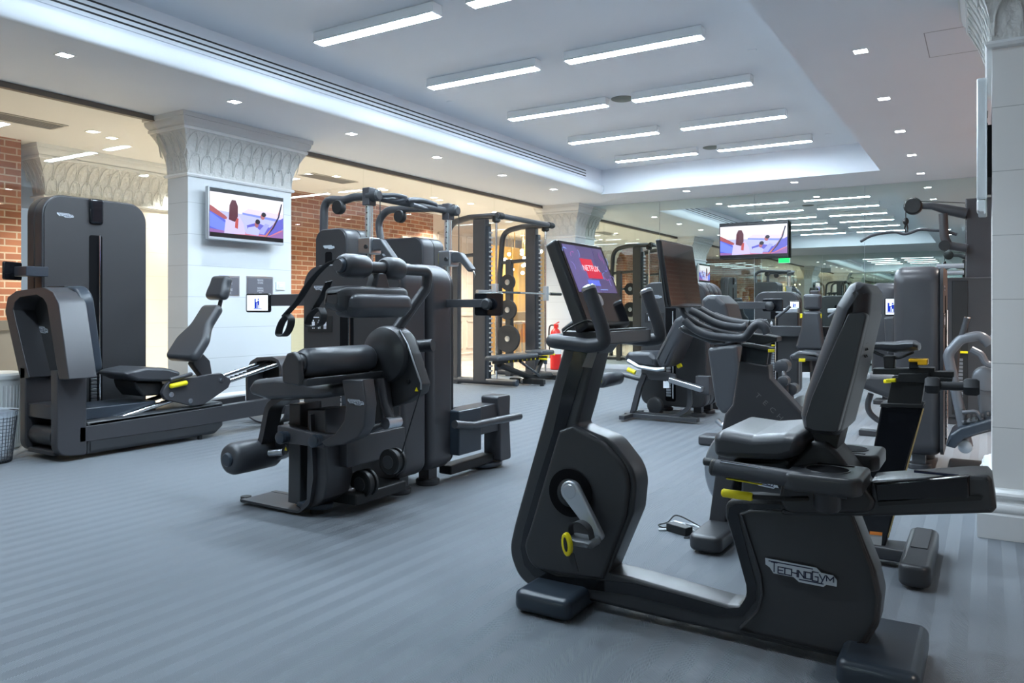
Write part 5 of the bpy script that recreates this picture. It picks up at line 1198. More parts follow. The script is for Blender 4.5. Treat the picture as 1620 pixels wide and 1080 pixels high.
# ================================================================== DUAL CABLE STATION (two towers, chrome posts, pull-up bars)
cs_ = empty('cable_station', (-4.4, 5.1, 0), 'cable station with two tall towers, chrome posts and pull-up grips before the brick wall', 'weight machine')
def cable_side(yc, uL, uR, vT, tw, post_u, post_top, arm, knob_z, pulley, front_black):
    h_ = onY(yc, [((uL + uR) / 2, vT)])[0]; x0 = onY(yc, [(uL, 400)])[0][0]; x1 = onY(yc, [(uR, 400)])[0][0]
    tower(cs_, (x0 + x1) / 2, yc, 0, x1 - x0, .34, h_[1], r=.10, slot=True, icons=True)
    px_, zt = onY(yc + .10, [(post_u, post_top)])[0]
    O(0, cs_, 'chrome_post', G().cyl((px_, yc + .10, .1), (px_, yc + .10, zt - .04), .034, seg=20), mat('satin_chrome', (.72, .76, .76), .25, .9))
    g = G()
    for k in range(26): g.cyl((px_ + .005, yc + .10 - .0335, .75 + k * .05), (px_ + .005, yc + .10 - .0355, .75 + k * .05), .006, seg=8)
    O(0, cs_, 'adjustment_holes', g, BLACK)
    O(0, cs_, 'post_head', G().box(px_ - .04, px_ + .04, yc + .055, yc + .145, zt - .14, zt + .01), GRAPH, .008)
    O(0, cs_, 'head_knob', G().lathe((px_, yc + .10, zt - .06), (1, 0, 0), [(0, .05), (.10, .05), (.115, .035)], 20), SHELL)
    P = [Vector((x, yc + .10, z)) for x, z in onY(yc + .10, arm)]
    O(0, cs_, 'overhead_arm', G().tube(bend(P, [.18] + [.3] * 9, 8), .036, 16), FRAMEM)
    O(0, cs_, 'post_foot', G().cyl((px_, yc + .10, 0), (px_, yc + .10, .1), .06).box(x1 - .05, px_, yc + .05, yc + .15, .03, .1), GRAPH, .005)
    kx, kz = onY(yc + .06, [pulley])[0]
    O(0, cs_, 'hanging_pulley', G().lathe((kx, yc + .04, kz - .03), (0, 1, 0), [(0, .055), (.01, .062), (.05, .062), (.06, .055)], 20), BLACK)
    cr = O(0, cs_, 'sliding_carriage', G().box(px_ - .065, px_ + .075, yc + .03, yc + .17, knob_z - .06, knob_z + .08), STEEL, .012)
    link('carriage_arm', G().pillow(fillet([(px_ + .07, knob_z + .07), (px_ + .16, knob_z + .06), (px_ + .30, knob_z - .10), (px_ + .25, knob_z - .12), (px_ + .16, knob_z - .03), (px_ + .07, knob_z - .03)], .015, 3), yc + .06, yc + .13, .01), FRAMEM, cr)
    link('carriage_bolt', G().cyl((px_ + .03, yc + .03, knob_z), (px_ + .03, yc + .02, knob_z), .018, seg=12), BLACK, cr)
    link('pull_pin', G().box(px_ - .085, px_ - .065, yc + .06, yc + .14, knob_z - .04, knob_z + .06), YEL, cr, .003)
    link('snap_hook', G().tube([(px_ + .285, yc + .10, knob_z - .11), (px_ + .30, yc + .10, knob_z - .15), (px_ + .285, yc + .10, knob_z - .19), (px_ + .275, yc + .10, knob_z - .15), (px_ + .285, yc + .10, knob_z - .11)], .006, 6), CHROME, cr)
    O(0, cs_, 'cable', G().cyl((px_ + .12, yc + .10, knob_z + .06), (px_ + .12, yc + .10, zt - .1), .004, seg=6), BLACK)
    return px_, zt
k1 = onY(4.85, [(590, 391)])[0][1]; k2 = onY(5.70, [(706, 411)])[0][1]
pa = cable_side(4.75, 498, 548, 361, .5, 584, 299, [(512, 380), (513, 315), (545, 317), (560, 312), (600, 310)], k1, (535, 322), False)
pb_ = cable_side(5.60, 592, 668, 376, .5, 709, 324, [(605, 395), (598, 350), (612, 332), (650, 330), (718, 329)], k2, (632, 337), True)
def P3(y, pts): return [Vector((x, y, z)) for x, z in onY(y, pts)]
a0 = P3(4.9, [(596, 312)])[0]; 
m0 = P3(5.15, [(640, 311)])[0]; 
O(0, cs_, 'crossbar', G().tube([(pa[0], 4.86, pa[1] - .06), (pb_[0], 5.70, pb_[1] - .06)], .03, 14), FRAMEM)
for pts, r in (([(4.9, 602, 309), (5.0, 625, 309), (5.1, 642, 313), (5.05, 632, 317), (4.98, 612, 316)], .02), ([(5.15, 644, 318), (5.2, 650, 316), (5.4, 668, 317), (5.55, 690, 325), (5.45, 675, 330), (5.2, 652, 324)], .022)):
    O(0, cs_, 'pull_up_grip', G().tube(smooth([P3(y, [(u, v)])[0] for y, u, v in pts], 5), r, 12), GRIP)

# ================================================================== SMITH MACHINE
sm = empty('smith_machine', (-6.2, 9.9, 0), 'smith machine rack with dark uprights, steel guide rods and barbell beside the glass wall', 'weight rack')
ZU = 2.38
for y, (u0, u1) in ((9.12, (748, 770)), (10.6, (831, 849))):
    x0, x1 = onY(y, [(u0, 480), (u1, 480)]); x0, x1 = x0[0], x1[0]
    O(0, sm, 'upright', G().box(x0, x1 - .03, y, y + .11, .06, ZU), GRAPH, .006)
    rk = O(0, sm, 'rack_rail', G().box(x1 - .028, x1 + .02, y + .02, y + .09, .1, ZU - .1), FOOTB, .003)
    for k in range(30): link('rack_peg', G().box(x1 + .02, x1 + .05, y + .03, y + .08, .2 + k * .068, .222 + k * .068), SILV, rk)
    rx = x1 + .13
    O(0, sm, 'guide_rod', G().cyl((rx, y + .05, .08), (rx, y + .05, ZU - .02), .016, seg=14), CHROME)
    O(0, sm, 'floor_tube', G().tube([(XL + .06, y + .05, .06), (-5.62, y + .05, .06)], .048, 16), GRAPH)
    O(0, sm, 'tube_end', G().lathe((-5.62, y + .05, .06), (1, 0, 0), [(-.01, .051), (.03, .051), (.04, .04)], 18), FOOTB)
    O(0, sm, 'top_tube', G().tube(bend([(XL + .14, y + .05, .1), (XL + .14, y + .05, 1.6), (XL + .20, y + .05, 2.36), (x0 - .1, y + .05, 2.42), (rx + .02, y + .05, 2.42)], [.2, .3, .1], 8), .045, 16), FRAMEM)
    O(0, sm, 'brace_tube', G().tube([(XL + .15, y + .05, 1.85), (x0 + .02, y + .05, 1.88)], .03, 12), FRAMEM)
    O(0, sm, 'rod_cap', G().lathe((rx, y + .05, ZU - .06), (0, 0, 1), [(0, .035), (.02, .06), (.1, .06), (.11, .04)], 16), BLACK)
    for z in (1.1, 1.5): pass
    st = O(0, sm, 'safety_stop', G().box(rx - .045, rx + .045, y + .01, y + .09, .32, .42), YEL, .006)
    link('stop_handle', G().cyl((rx + .04, y + .05, .38), (rx + .17, y + .05, .38), .014, seg=10), YEL, st)
    link('stop_ring', G().cyl((rx, y + .05, .22), (rx, y + .05, .32), .03, seg=14), FOOTB, st)
    # plate horns
    for i, z in enumerate((.62, 1.08, 1.52) if y > 10 else ()):
        O(0, sm, 'plate_horn', G().cyl((XL + .35, y + .02, z), (XL + .35, y - .16 if y < 10 else y - .2, z), .022, seg=12), CHROME)
xh = XL + .35
O(0, sm, 'top_bar', G().tube([(-5.9, 9.12, 2.42), (-5.9, 10.78, 2.42)], .04, 14), FRAMEM)
for y in (9.2, 10.68): O(0, sm, 'bar_end', G().lathe((-5.9, y, 2.42), (0, 1, 0), [(-.06, .05), (.06, .05)], 16), BLACK)
O(0, sm, 'rear_post', G().box(XL + .28, XL + .38, 9.13, 9.23, .0, 1.9), FRAMEM, .005)
O(0, sm, 'rear_post', G().box(XL + .28, XL + .38, 10.6, 10.7, .0, 1.9), FRAMEM, .005)
bb = empty('barbell', (-5.9, 9.9, 1.27), 'steel barbell held across the smith machine guide rods', 'barbell')
zb = 1.335; rx = onY(9.17, [(783, 460)])[0][0]
link('bar', G().cyl((rx, 8.75, zb), (rx, 11.15, zb), .015, seg=14), CHROME, bb)
for a, b in ((8.72, 9.05), (10.8, 11.15)): link('sleeve', G().lathe((rx, a, zb), (0, 1, 0), [(0, .025), (b - a, .025)], 16), BLACK if a > 10 else STEEL, bb)
for y in (9.17, 10.65): link('slide_block', G().box(rx - .035, rx + .035, y - .04, y + .04, zb - .11, zb + .12), SILV, bb, .008)
link('centre_knurl', G().cyl((rx, 9.35, zb), (rx, 9.85, zb), .0165, seg=14), FOOTB, bb)
PLATE = []
def plate(x, y, z, r, lb, n=1):
    t = empty('weight_plate', (x, y, z), lb, 'weight plate', 'weight plates stored on the smith machine')
    link('disc', G().lathe((x, y - .02, z), (0, 1, 0), [(0, r * .3), (.0, r * .8), (-.004, r * .86), (-.004, r * .98), (.004, r), (.036, r), (.044, r * .98), (.044, r * .86), (.04, r * .8), (.04, r * .3)], 36), RUBBER, t)
    link('hub', G().lathe((x, y - .028, z), (0, 1, 0), [(0, .03), (.004, .045), (.05, .045), (.056, .03)], 20), STEEL, t)
for y0 in (10.38,):
    nm = 'near' if y0 < 10 else 'far'
    plate(xh + .12, y0, .62, .22, f'large black weight plate low on the smith machine rack')
    plate(xh + .12, y0, 1.08, .16, f'medium black weight plate at mid height on the smith machine rack')
    plate(xh + .12, y0, 1.52, .13, f'small black weight plate at the top of the smith machine rack')

# adjustable bench
be = empty('weight_bench', (-5.55, 9.5, 0), 'long adjustable black bench with yellow levers standing beside the smith machine', 'bench')
XBn = -5.62
o = fillet([(x, y) for x, y in ((XBn - .12, 8.55), (XBn + .12, 8.55), (XBn + .15, 9.6), (XBn - .15, 9.6))], .05, 4)
link('backrest', G().pillow(o, .40, .465, .03, 'Z'), VINYL, be)
link('seat', G().pillow(rrect(XBn - .16, XBn + .16, 9.66, 10.05, .05, 4), .42, .49, .03, 'Z'), VINYL, be)
link('pad_frame', G().box(XBn - .05, XBn + .05, 8.65, 10.0, .355, .395), BLACK, be, .005)
g = G(); 
for k in range(8): g.box(XBn + .052, XBn + .055, 8.9 + k * .12, 8.93 + k * .12, .36, .385)
link('angle_marks', g, YEL, be)
link('main_beam', G().tube([(XBn, 8.75, .34), (XBn, 9.55, .11), (XBn, 10.2, .09)], .04, 10), BLACK, be)
link('rear_leg', G().tube([(XBn, 9.95, .36), (XBn, 9.7, .1)], .035, 10), BLACK, be)
link('support_strut', G().tube([(XBn + .06, 9.2, .36), (XBn + .06, 9.75, .12)], .02, 8), FRAMEM, be)
for y in (9.5, 10.25): link('cross_foot', G().box(XBn - .28, XBn + .28, y - .04, y + .04, .02, .10), BLACK, be, .01)
for x, y in ((XBn - .24, 9.5), (XBn + .24, 9.5), (XBn - .24, 10.25), (XBn + .24, 10.25)): link('rubber_foot', G().cyl((x, y, 0), (x, y, .03), .03), RUBBER, be)
link('lever', G().cyl((XBn + .05, 9.75, .37), (XBn + .17, 9.78, .36), .014), YEL, be)
link('wheel', G().cyl((XBn - .09, 9.5, .06), (XBn - .05, 9.5, .06), .05), STEEL, be)

# fire extinguisher by the corner column
fx, fy = -6.28, 12.1
fe = empty('fire_extinguisher', (fx, fy, 0), 'red fire extinguisher with black hose standing against the corner column', 'fire extinguisher')
q = ray(880, 540); yy = 12.25; p = q * (yy / q.y); fx, fy = p.x, yy - .02; fe.location = (fx, fy, 0); ORG[fe] = Vector((fx, fy, 0))
link('cylinder', G().lathe((fx, fy, .0), (0, 0, 1), [(0, .09), (.01, .1), (.62, .1), (.70, .08), (.75, .03)], 28), REDM, fe)
link('valve', G().box(fx - .03, fx + .05, fy - .02, fy + .02, .75, .82), REDM, fe, .005)
link('handle', G().tube([(fx - .05, fy, .80), (fx + .07, fy, .86)], .01, 8), REDM, fe)
link('hose', G().tube(smooth([(fx - .02, fy, .80), (fx - .12, fy, .78), (fx - .14, fy, .6), (fx - .12, fy, .3), (fx - .115, fy, .2)]), .014, 8), BLACK, fe)
link('label', G().lathe((fx, fy, .28), (0, 0, 1), [(0, .1008), (.2, .1008)], 28), WHITE, fe)

# ================================================================== television on the mirror wall, and the one on the pillar seen edge-on
t = empty('television', (-3.25, YB - .08, 1.88), 'black flat television hanging on the mirror wall, showing people in a hammock', 'television')
yv = YB - .12; (a, za), (b, zb_) = onY(yv, [(1138, 410)])[0], onY(yv, [(1247, 407)])[0]
zt = onY(yv, [(1245, 347.5)])[0][1]; z0 = (za + zb_) / 2
link('casing', G().pillow(rrect(a, b, z0, zt, .01, 3), yv, yv + .06, .006), BLACK, t)
sc = link('screen', G().box(a + .012, b - .012, yv - .002, yv + .001, z0 + .015, zt - .012), GLOSS, t)
picture(sc, (a + .015, yv - .002, z0 + .018), (1, 0, 0), (0, 0, 1), b - a - .03, zt - z0 - .032, BEACH)
link('wall_bracket', G().box((a + b) / 2 - .15, (a + b) / 2 + .15, yv + .06, YB - .0005, z0 + .15, zt - .15), BLACK, t)
t = empty('television', (-.03, 5.0, 1.64), 'silver television fixed to the side of the right pillar, seen edge-on', 'television')
ysd = 4.50
zt = onY(ysd, [(1550, 123)])[0][1]; z0 = onY(ysd, [(1550, 315)])[0][1]
xa = onY(ysd, [(1545, 200)])[0][0]
link('casing', G().pillow(rrect(ysd, ysd + .92, z0, zt, .015, 3), xa, xa + .045, .008, 'X'), mat('pale_silver', (.62, .66, .68), .3, .3), t)
link('screen', G().box(xa - .001, xa + .002, ysd + .015, ysd + .905, z0 + .03, zt - .015), GLOSS, t)
link('wall_bracket', G().box(xa + .045, .0195, ysd + .1, ysd + .8, z0 + .12, zt - .22), BLACK, t)
for z in (z0 + .3, z0 + .36, z0 + .42): link('vent', G().box(xa + .045, xa + .048, ysd + .01, ysd + .09, z, z + .02), BLACK, t)
link('speaker_box', G().box(xa + .0, xa + .04, ysd + .01, ysd + .15, z0 - .06, z0 - .0), mat('pale_silver', (.62, .66, .68)), t, .01)

# ================================================================== LEG EXTENSION
le = empty('leg_extension', (-2.8, 7.3, 0), 'leg extension machine with roller and yellow grip, seen between the two bike screens', 'weight machine')
YE = 7.15
tower(le, -2.74, 7.55, 0, .70, .26, 1.375, r=.15)
def EP(pts, r=0): return pin(YE, pts, r)
link('base_bar', G().box(onY(YE, [(990, 660)])[0][0], onY(YE, [(1105, 660)])[0][0], YE - .04, YE + .04, .02, .06).box(onY(YE, [(995, 660)])[0][0], onY(YE, [(995, 660)])[0][0] + .06, YE - .25, YE + .25, .02, .06), FRAMEM, le, .006)
link('front_leg', G().strap(P3(YE, [(1001, 655), (1012, 612), (1020, 592)]), .05, .05, (0, 1, 0)), FRAMEM, le)
link('rear_leg', G().strap(bend(P3(YE, [(1091, 612), (1092, 645), (1070, 658), (1030, 656), (1003, 652)]), [.12, .05, .02], 6), .05, .035, (0, 1, 0)), FRAMEM, le)
link('seat', G().pillow(EP([(993, 566), (1000, 556), (1035, 556), (1046, 566), (1044, 580), (1005, 575)], .02), YE - .12, YE + .3, .04), VINYL, le)
link('seat_frame', G().tube(P3(YE - .13, [(993, 570), (1010, 580), (1040, 585), (1052, 583)]), .02, 10), STEEL, le)
link('backrest', G().pillow(EP([(1041, 568), (1073, 505), (1086, 497), (1092, 505), (1088, 524), (1062, 580), (1050, 580)], .02), YE - .12, YE + .3, .04), VINYL, le)
link('lever_plate', G().pillow(EP([(1024, 585), (1045, 585), (1072, 591), (1072, 602), (1030, 600)], .02), YE - .06, YE - .03, .006), FRAMEM, le)
a_ = P3(6.9, [(949, 602)])[0]; roller(a_, (a_.x, 7.35, a_.z), .075, le, 'shin_roller', capm=SHELL, cap=.7)
link('roller_tip', G().lathe((a_.x, 6.885, a_.z), (0, -1, 0), [(0, .03), (.015, .025)], 12), YEL, le)
link('roller_arm', G().tube(P3(YE + .2, [(985, 592), (1015, 600), (1030, 598)]), .025, 10), FRAMEM, le)
link('grip', G().cyl(P3(YE - .15, [(993, 584)])[0], P3(YE - .15, [(1005, 589)])[0], .022), YEL, le)
link('side_arm', G().obox(P3(YE - .1, [(1085, 608)])[0], (.33, .09, .05), ('Y', math.radians(14))), STEEL, le, .01)
link('arm_support', G().box(onY(YE, [(1100, 600)])[0][0], onY(YE, [(1122, 600)])[0][0], YE, YE + .1, .28, .46), GRAPH, le, .008)
c = P3(7.45, [(1038, 640)])[0]; link('cable_disc', G().lathe(c, (0, -1, 0), [(0, .08), (.05, .08), (.06, .06)], 24), SHELL, le)
link('adjuster', G().cyl(P3(YE + .1, [(1072, 580)])[0], P3(YE + .1, [(1078, 577)])[0], .02), YEL, le)
q = P3(YE - .13, [(1054, 608)])[0]; link('tag', G().box(q.x - .03, q.x + .03, q.y, q.y + .004, q.z - .035, q.z + .03), INK, le)
# arm with the back of a screen on the far right of the tower pair
lc_ = empty('leg_curl_machine', (-2.7, 8.1, 0), 'weight machine standing back to back with the leg extension, screen arm pointing right', 'weight machine')
tower(lc_, -2.74, 8.12, math.pi, .70, .26, 1.375, r=.15)
q = P3(8.0, [(1222, 484)])[0]
tablet(lc_, (q.x, 8.03, q.z + .01), math.pi, .20, .13, back=True)
link('screen_arm', G().box(-2.40, q.x, 7.98, 8.0, q.z - .03, q.z + .045), FRAMEM, lc_, .004)
link('arm_knob', G().lathe((q.x - .02, 7.98, q.z), (0, -1, 0), [(0, .045), (.03, .045), (.04, .03)], 18), SHELL, lc_)
for x in (-3.0,): link('base_rail', G().box(-3.0, -2.5, 8.3, 8.38, .0, .09), FRAMEM, lc_, .006)

# seated machine in front of it, seen from the side (two-part backrest)
sp = empty('seated_press', (-1.75, 6.1, 0), 'seated machine with tall dark backrest just behind the indoor cycle handlebars', 'weight machine')
YF = 6.0
link('backrest', G().pillow(pin(YF, [(1112, 474), (1122, 466), (1136, 467), (1150, 480), (1166, 540), (1150, 548), (1124, 545), (1116, 520)], .03), YF - .05, YF + .35, .035), VINYL, sp)
link('lower_backrest', G().pillow(pin(YF, [(1121, 550), (1150, 545), (1168, 545), (1172, 585), (1164, 645), (1146, 655), (1134, 640)], .03), YF - .05, YF + .38, .03), VINYL, sp)
link('back_post', G().pillow(pin(YF, [(1150, 500), (1166, 510), (1182, 640), (1168, 650)], .01), YF + .1, YF + .2, .02), FRAMEM, sp)
link('seat_rail', G().tube(P3(YF - .06, [(1134, 664), (1142, 672), (1170, 674), (1200, 672)]), .02, 10), STEEL, sp)
link('seat', G().pillow(pin(YF, [(1150, 656), (1210, 652), (1214, 664), (1150, 668)], .01), YF - .02, YF + .34, .03), VINYL, sp)
link('pedestal', G().pillow(pin(YF, [(1152, 670), (1180, 670), (1190, 700), (1150, 700)]), YF + .06, YF + .26, .02), GRAPH, sp)
pz_ = P3(YF, [(1170, 700)])[0]
link('base', G().box(pz_.x - .35, pz_.x + .3, YF + .05, YF + .25, .0, pz_.z + .02), GRAPH, sp, .02)

# chest machine facing us, with headrest
cp_ = empty('chest_press', (-1.7, 8.9, 0), 'upright seat with separate headrest and pale side levers before the mirror, facing the viewer', 'weight machine')
YG = 8.9
def front_pad(name, pts, y0, y1, r, par, m=VINYL): return link(name, G().pillow(pin(y0, pts, .03), y0, y1, r), m, par)
front_pad('headrest', [(1270, 465), (1299, 465), (1299, 490), (1270, 490)], YG, YG + .09, .035, cp_)
front_pad('backrest', [(1270, 492), (1298, 492), (1300, 520), (1304, 550), (1298, 554), (1262, 554), (1258, 548), (1266, 522)], YG - .02, YG + .08, .035, cp_)
front_pad('seat', [(1247, 563), (1262, 555), (1290, 557), (1300, 563), (1298, 571), (1252, 571)], YG - .4, YG, .03, cp_)
link('seat_pin', G().pillow(pin(YG - .42, [(1264, 567), (1274, 567), (1274, 572), (1264, 572)], .004), YG - .44, YG - .41, .005), YEL, cp_)
link('seat_post', G().pillow(pin(YG - .2, [(1270, 571), (1282, 571), (1283, 588), (1270, 588)]), YG - .25, YG - .1, .01), BLACK, cp_)
link('back_post', G().box(onY(YG, [(1278, 500)])[0][0], onY(YG, [(1292, 500)])[0][0], YG + .1, YG + .2, .05, 1.3), GRAPH, cp_, .01)
link('base_beam', G().box(-1.85, -1.55, YG - .6, YG + .5, .02, .09), GRAPH, cp_, .01)
for x0, x1 in ((1226, 1262), (1308, 1345)):
    link('lever_arm', G().pillow(pin(YG, [(x0, 488), (x1, 487), (x1, 495), (x0, 495)], .01), YG + .02, YG + .10, .012), SILV, cp_)
    link('arm_grip', G().tube(P3(YG - .1, [((x0 + x1) / 2 - 16, 502), ((x0 + x1) / 2, 490), ((x0 + x1) / 2 + 6, 484)]), .018, 8), GRIP, cp_)
for u in (1268, 1298):
    link('yellow_pin', G().pillow(pin(YG + .02, [(u - 2, 496), (u + 2, 496), (u + 2, 503), (u - 2, 503)]), YG, YG + .03, .004), YEL, cp_)
link('frame_bar', G().box(onY(YG, [(1200, 500)])[0][0], onY(YG, [(1360, 500)])[0][0], YG + .25, YG + .32, .78, .9), FRAMEM, cp_, .01)
tower(cp_, -2.1, YG + .35, math.pi * .0, .5, .24, 1.3, r=.12)
q = P3(YG + .2, [(1260, 482)])[0]; tablet(cp_, (q.x, YG + .1, q.z), 0, .12, .09)
# weights stand between: small rounded-head pins
vs = empty('roller_stand', (-1.55, 6.9, 0), 'pair of small round foam rollers on a short stem behind the seat cushion', 'roller stand')
c1, c2, c3 = P3(6.8, [(1241, 602), (1247, 618), (1231, 581)])
link('roller', G().lathe((c1.x, 6.72, c1.z), (0, 1, 0), [(0, .03), (.01, .045), (.12, .045), (.13, .03)], 18), VINYL, vs)
link('roller', G().lathe((c2.x, 6.9, c2.z), (0, 1, 0), [(0, .03), (.01, .05), (.14, .05), (.15, .03)], 18), VINYL, vs)
link('roller', G().lathe((c3.x, 6.9, c3.z), (0, 1, 0), [(0, .04), (.01, .06), (.16, .06), (.17, .04)], 18), VINYL, vs)
link('stem', G().cyl((c1.x, 6.85, c1.z - .03), (c1.x, 6.85, .04), .022), GRAPH, vs)
link('arm', G().cyl((c3.x, 6.95, c3.z), (c1.x, 6.86, c1.z - .02), .02), GRAPH, vs)
link('foot', G().box(c1.x - .15, c1.x + .15, 6.7, 7.0, 0, .05), GRAPH, vs, .01)

# ================================================================== RIGHT-HAND MACHINES
YH = 5.85
rt = empty('leg_curl', (-.5, 6.2, 0), 'machine with tall rounded tower standing right of the recumbent backrest', 'weight machine')
tower(rt, -.25, 6.2, math.pi / 2, .68, .30, 1.39, r=.12, slot=True, single=.07)
rt_t = rt
XF[0] = None
a = P3(7.2, [(1392, 612)])[0]
link('seat', G().pillow(pin(7.2, [(1352, 598), (1375, 590), (1425, 594), (1445, 612), (1440, 640), (1402, 630), (1356, 612)], .03), 7.2, 7.55, .05), VINYL, rt)
for u, v in ((1357, 604), (1406, 602)):
    link('yellow_lever', G().pillow(pin(7.15, [(u - 8, v - 2), (u + 8, v - 3), (u + 8, v + 3), (u - 8, v + 4)], .01), 7.12, 7.16, .008), YEL, rt)
link('curved_leg', G().tube(smooth(P3(7.3, [(1378, 622), (1373, 640), (1378, 655), (1396, 668), (1420, 674)])), .025, 10), FRAMEM, rt)
link('base_beam', G().box(-.95, -.35, 7.25, 7.35, .0, .05).box(-.5, -.42, 6.5, 7.3, .0, .05), GRAPH, rt, .008)

fr_ = empty('weight_tower', (-.9, 10.2, 0), 'farther rounded weight tower with a small lit screen, left of the tall tower', 'weight machine')
tower(fr_, -.85, 10.1, math.pi / 2, .62, .30, 1.40, r=.12, single=.07)
q = P3(9.6, [(1410, 485)])[0]; tablet(fr_, (q.x, 9.6, q.z), 0, .14, .20)
link('pad', G().pillow(pin(9.55, [(1398, 502), (1414, 500), (1418, 510), (1418, 560), (1404, 560), (1400, 540)], .02), 9.55, 9.8, .03), VINYL, fr_)
link('pad_post', G().box(q.x - .03, q.x + .03, 9.82, 9.9, 0, 1.15), GRAPH, fr_, .008)
link('pad_foot', G().box(q.x - .2, q.x + .05, 9.7, 10.0, 0, .05), GRAPH, fr_, .008)

YJ = 8.7
lt = empty('lat_pulldown', (.0, 9.0, 0), 'lat pulldown machine with high arm and wavy pull bar, right of the mirror', 'weight machine')
cx0, cx1 = onY(YJ, [(1527, 400), (1580, 400)]); zt = onY(YJ, [(1540, 313)])[0][1]
link('column', G().pillow([(cx0[0], .05), (cx1[0], .05), (cx1[0], zt), (cx0[0], zt)], YJ, YJ + .16, .02), GRAPH, lt)
wx0 = onY(YJ - .3, [(1492, 500)])[0][0]; wz = onY(YJ - .3, [(1500, 439)])[0][1]
link('cabinet', G().pillow(fillet([(wx0, .06), (wx0 + .95, .06), (wx0 + .95, wz), (wx0, wz)], .03), YJ - .3, YJ - .02, .015), SHELL, lt)
s0, s1 = onY(YJ - .3, [(1506, 445)])[0], onY(YJ - .3, [(1531, 445)])[0]
link('stack_window', G().box(s0[0], s1[0], YJ - .306, YJ - .299, .1, wz - .03), BLACK, lt, .003)
g = G(); 
for k in range(14): g.box(s0[0] + .03, s0[0] + .09, YJ - .312, YJ - .305, .15 + k * .035, .175 + k * .035)
link('weight_stack', g, STEEL, lt)
link('selector_pin', G().box(s0[0] + .0, s0[0] + .13, YJ - .32, YJ - .305, .68, .70), YEL, lt)
link('foot', G().box(wx0, wx0 + .95, YJ - .28, YJ - .05, 0, .07), FRAMEM, lt, .01)
A1 = P3(YJ, [(1450, 326), (1475, 326), (1500, 332), (1530, 338)]); link('high_arm', G().tube(A1, [.03, .035, .05, .055], 12), FRAMEM, lt)
link('arm_pulley', G().lathe(A1[0] + Vector((-.03, -.06, 0)), (0, 1, 0), [(0, .07), (.015, .085), (.09, .085), (.1, .07)], 28), BLACK, lt)
link('lower_arm', G().tube(bend(P3(YJ - .05, [(1492, 338), (1494, 375), (1500, 388), (1530, 393)]), [.1, .06], 6), .04, 12), FRAMEM, lt)
link('lower_pulley', G().lathe(P3(YJ - .1, [(1494, 388)])[0], (0, 1, 0), [(0, .05), (.08, .05)], 20), BLACK, lt)
link('cable', G().cyl(P3(YJ, [(1433, 332)])[0], P3(YJ, [(1433, 360)])[0], .005, seg=6).tube([P3(YJ + .05, [(1450, 318)])[0], P3(YJ + .05, [(1527, 321)])[0]], .004, 6), BLACK, lt)
for (u, v) in ((1445, 402), (1470, 395)): pass
link('shelf_rail', G().tube(P3(YJ - .32, [(1482, 421), (1525, 420)]), .022, 10).tube(P3(YJ - .32, [(1484, 432), (1525, 431)]), .022, 10), SILV, lt)
pbr = empty('pull_bar', P3(YJ, [(1433, 376)])[0], 'wavy dark pull bar hanging from the pulley of the lat machine', 'pull bar')
pbr_o = P3(YJ, [(1433, 376)])[0]
link('bar', G().tube(smooth(P3(YJ, [(1361, 382), (1378, 373), (1400, 368), (1418, 367), (1430, 370), (1440, 368), (1455, 363), (1475, 364), (1492, 365), (1514, 371)])), .016, 10), GRIP, pbr)
link('swivel', G().ball(P3(YJ, [(1433, 350)])[0], .028, 1.4).tube(P3(YJ, [(1433, 352), (1431, 360), (1433, 368)]), .007, 6).tube(P3(YJ, [(1434, 352), (1436, 360), (1435, 368)]), .007, 6), BLACK, pbr)

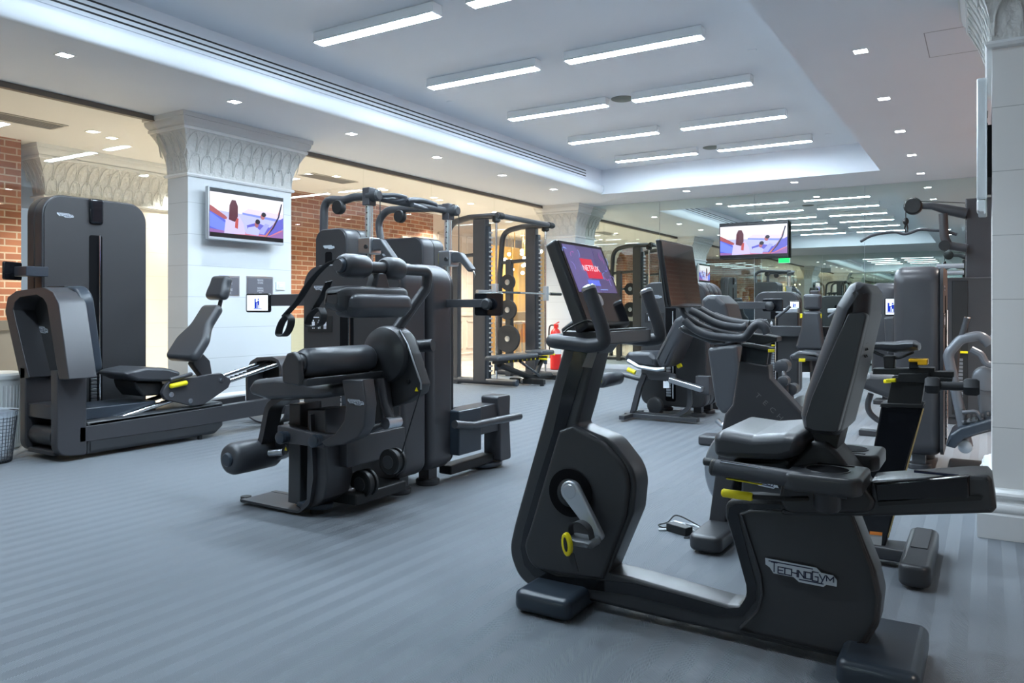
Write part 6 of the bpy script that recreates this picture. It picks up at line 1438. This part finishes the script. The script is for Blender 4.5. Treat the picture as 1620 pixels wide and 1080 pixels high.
# lever machine with grey tubes half behind the pillar
YK = 5.75
el = empty('stepper', (-.1, 5.7, 0), 'grey-tubed lever and pedal machine half hidden behind the right pillar', 'exercise machine')
def KP(y, pts): return P3(y, pts)
GT = mat('grey_tube', (.17, .18, .20), .35, .3)
link('main_tube', G().tube(bend(KP(YK, [(1531, 706), (1508, 600), (1499, 560), (1520, 536), (1552, 530), (1566, 545)]), [.2, .08, .08, .06], 7), .032, 14), GT, el)
link('tube_cap', G().lathe(KP(YK - .03, [(1527, 706)])[0], (0, -1, 0), [(0, .04), (.03, .04), (.035, .03)], 18), SILV, el)
link('second_tube', G().tube(KP(YK + .2, [(1512, 545), (1508, 600), (1514, 640)]), .03, 10), FRAMEM, el)
link('hand_grip', G().cyl(KP(YK, [(1521, 533)])[0], KP(YK, [(1530, 503)])[0], .018, seg=14), GRIP, el)
link('grip_tip', G().cyl(KP(YK, [(1530, 503)])[0], KP(YK, [(1530.4, 501)])[0], .019, seg=14), CHROME, el)
link('side_handle', G().tube(bend(KP(YK - .1, [(1536, 552), (1552, 560), (1560, 575), (1580, 580)]), .04), .022, 10), GT, el)
link('side_handle', G().tube(KP(YK + .1, [(1562, 540), (1580, 528)]), .022, 10), GT, el)
link('pivot_cover', G().lathe(KP(YK - .05, [(1560, 600)])[0], (0, 1, 0), [(0, .06), (.01, .075), (.1, .08)], 24), GT, el)
link('casing', G().pillow(pin(YK + .05, [(1546, 615), (1580, 610), (1580, 680), (1540, 690), (1548, 650)], .02), YK + .05, YK + .25, .02), GT, el)
for v in (652, 668):
    link('step_rung', G().tube(bend(KP(YK - .05, [(1522, v), (1545, v - 2), (1553, v + 12)]), .03), .012, 8), GT, el)
ped = pin(YK, [(1497, 700), (1505, 682), (1520, 672), (1580, 655), (1580, 672), (1525, 690), (1512, 704)], .01)
link('foot_ramp', G().pillow(ped, YK - .15, YK + .25, .015), FOOTB, el)
g = G()
for k in range(5):
    x, z = onY(YK - .1, [(1525 + k * 9, 668 - k * 2.5)])[0]; g.box(x, x + .012, YK - .12, YK + .2, z - .0, z + .012)
link('ramp_ribs', g, RUBBER, el)
bzx = onY(YK, [(1499, 700)])[0][0]
link('base', G().box(bzx, bzx + .45, YK - .1, YK + .25, 0, .09), BLACK, el, .02)
wt = empty('storage_container', (.0, 5.2, 0), 'white rounded container on the floor at the foot of the right pillar', 'container')
q = onY(5.95, [(1556, 712)])[0]; 
link('body', G().pillow(rrect(onY(5.45, [(1553, 740)])[0][0], .25, 5.44, 5.62, .04), .0, q[1] + .02, .03, 'Z'), WHITE, wt)
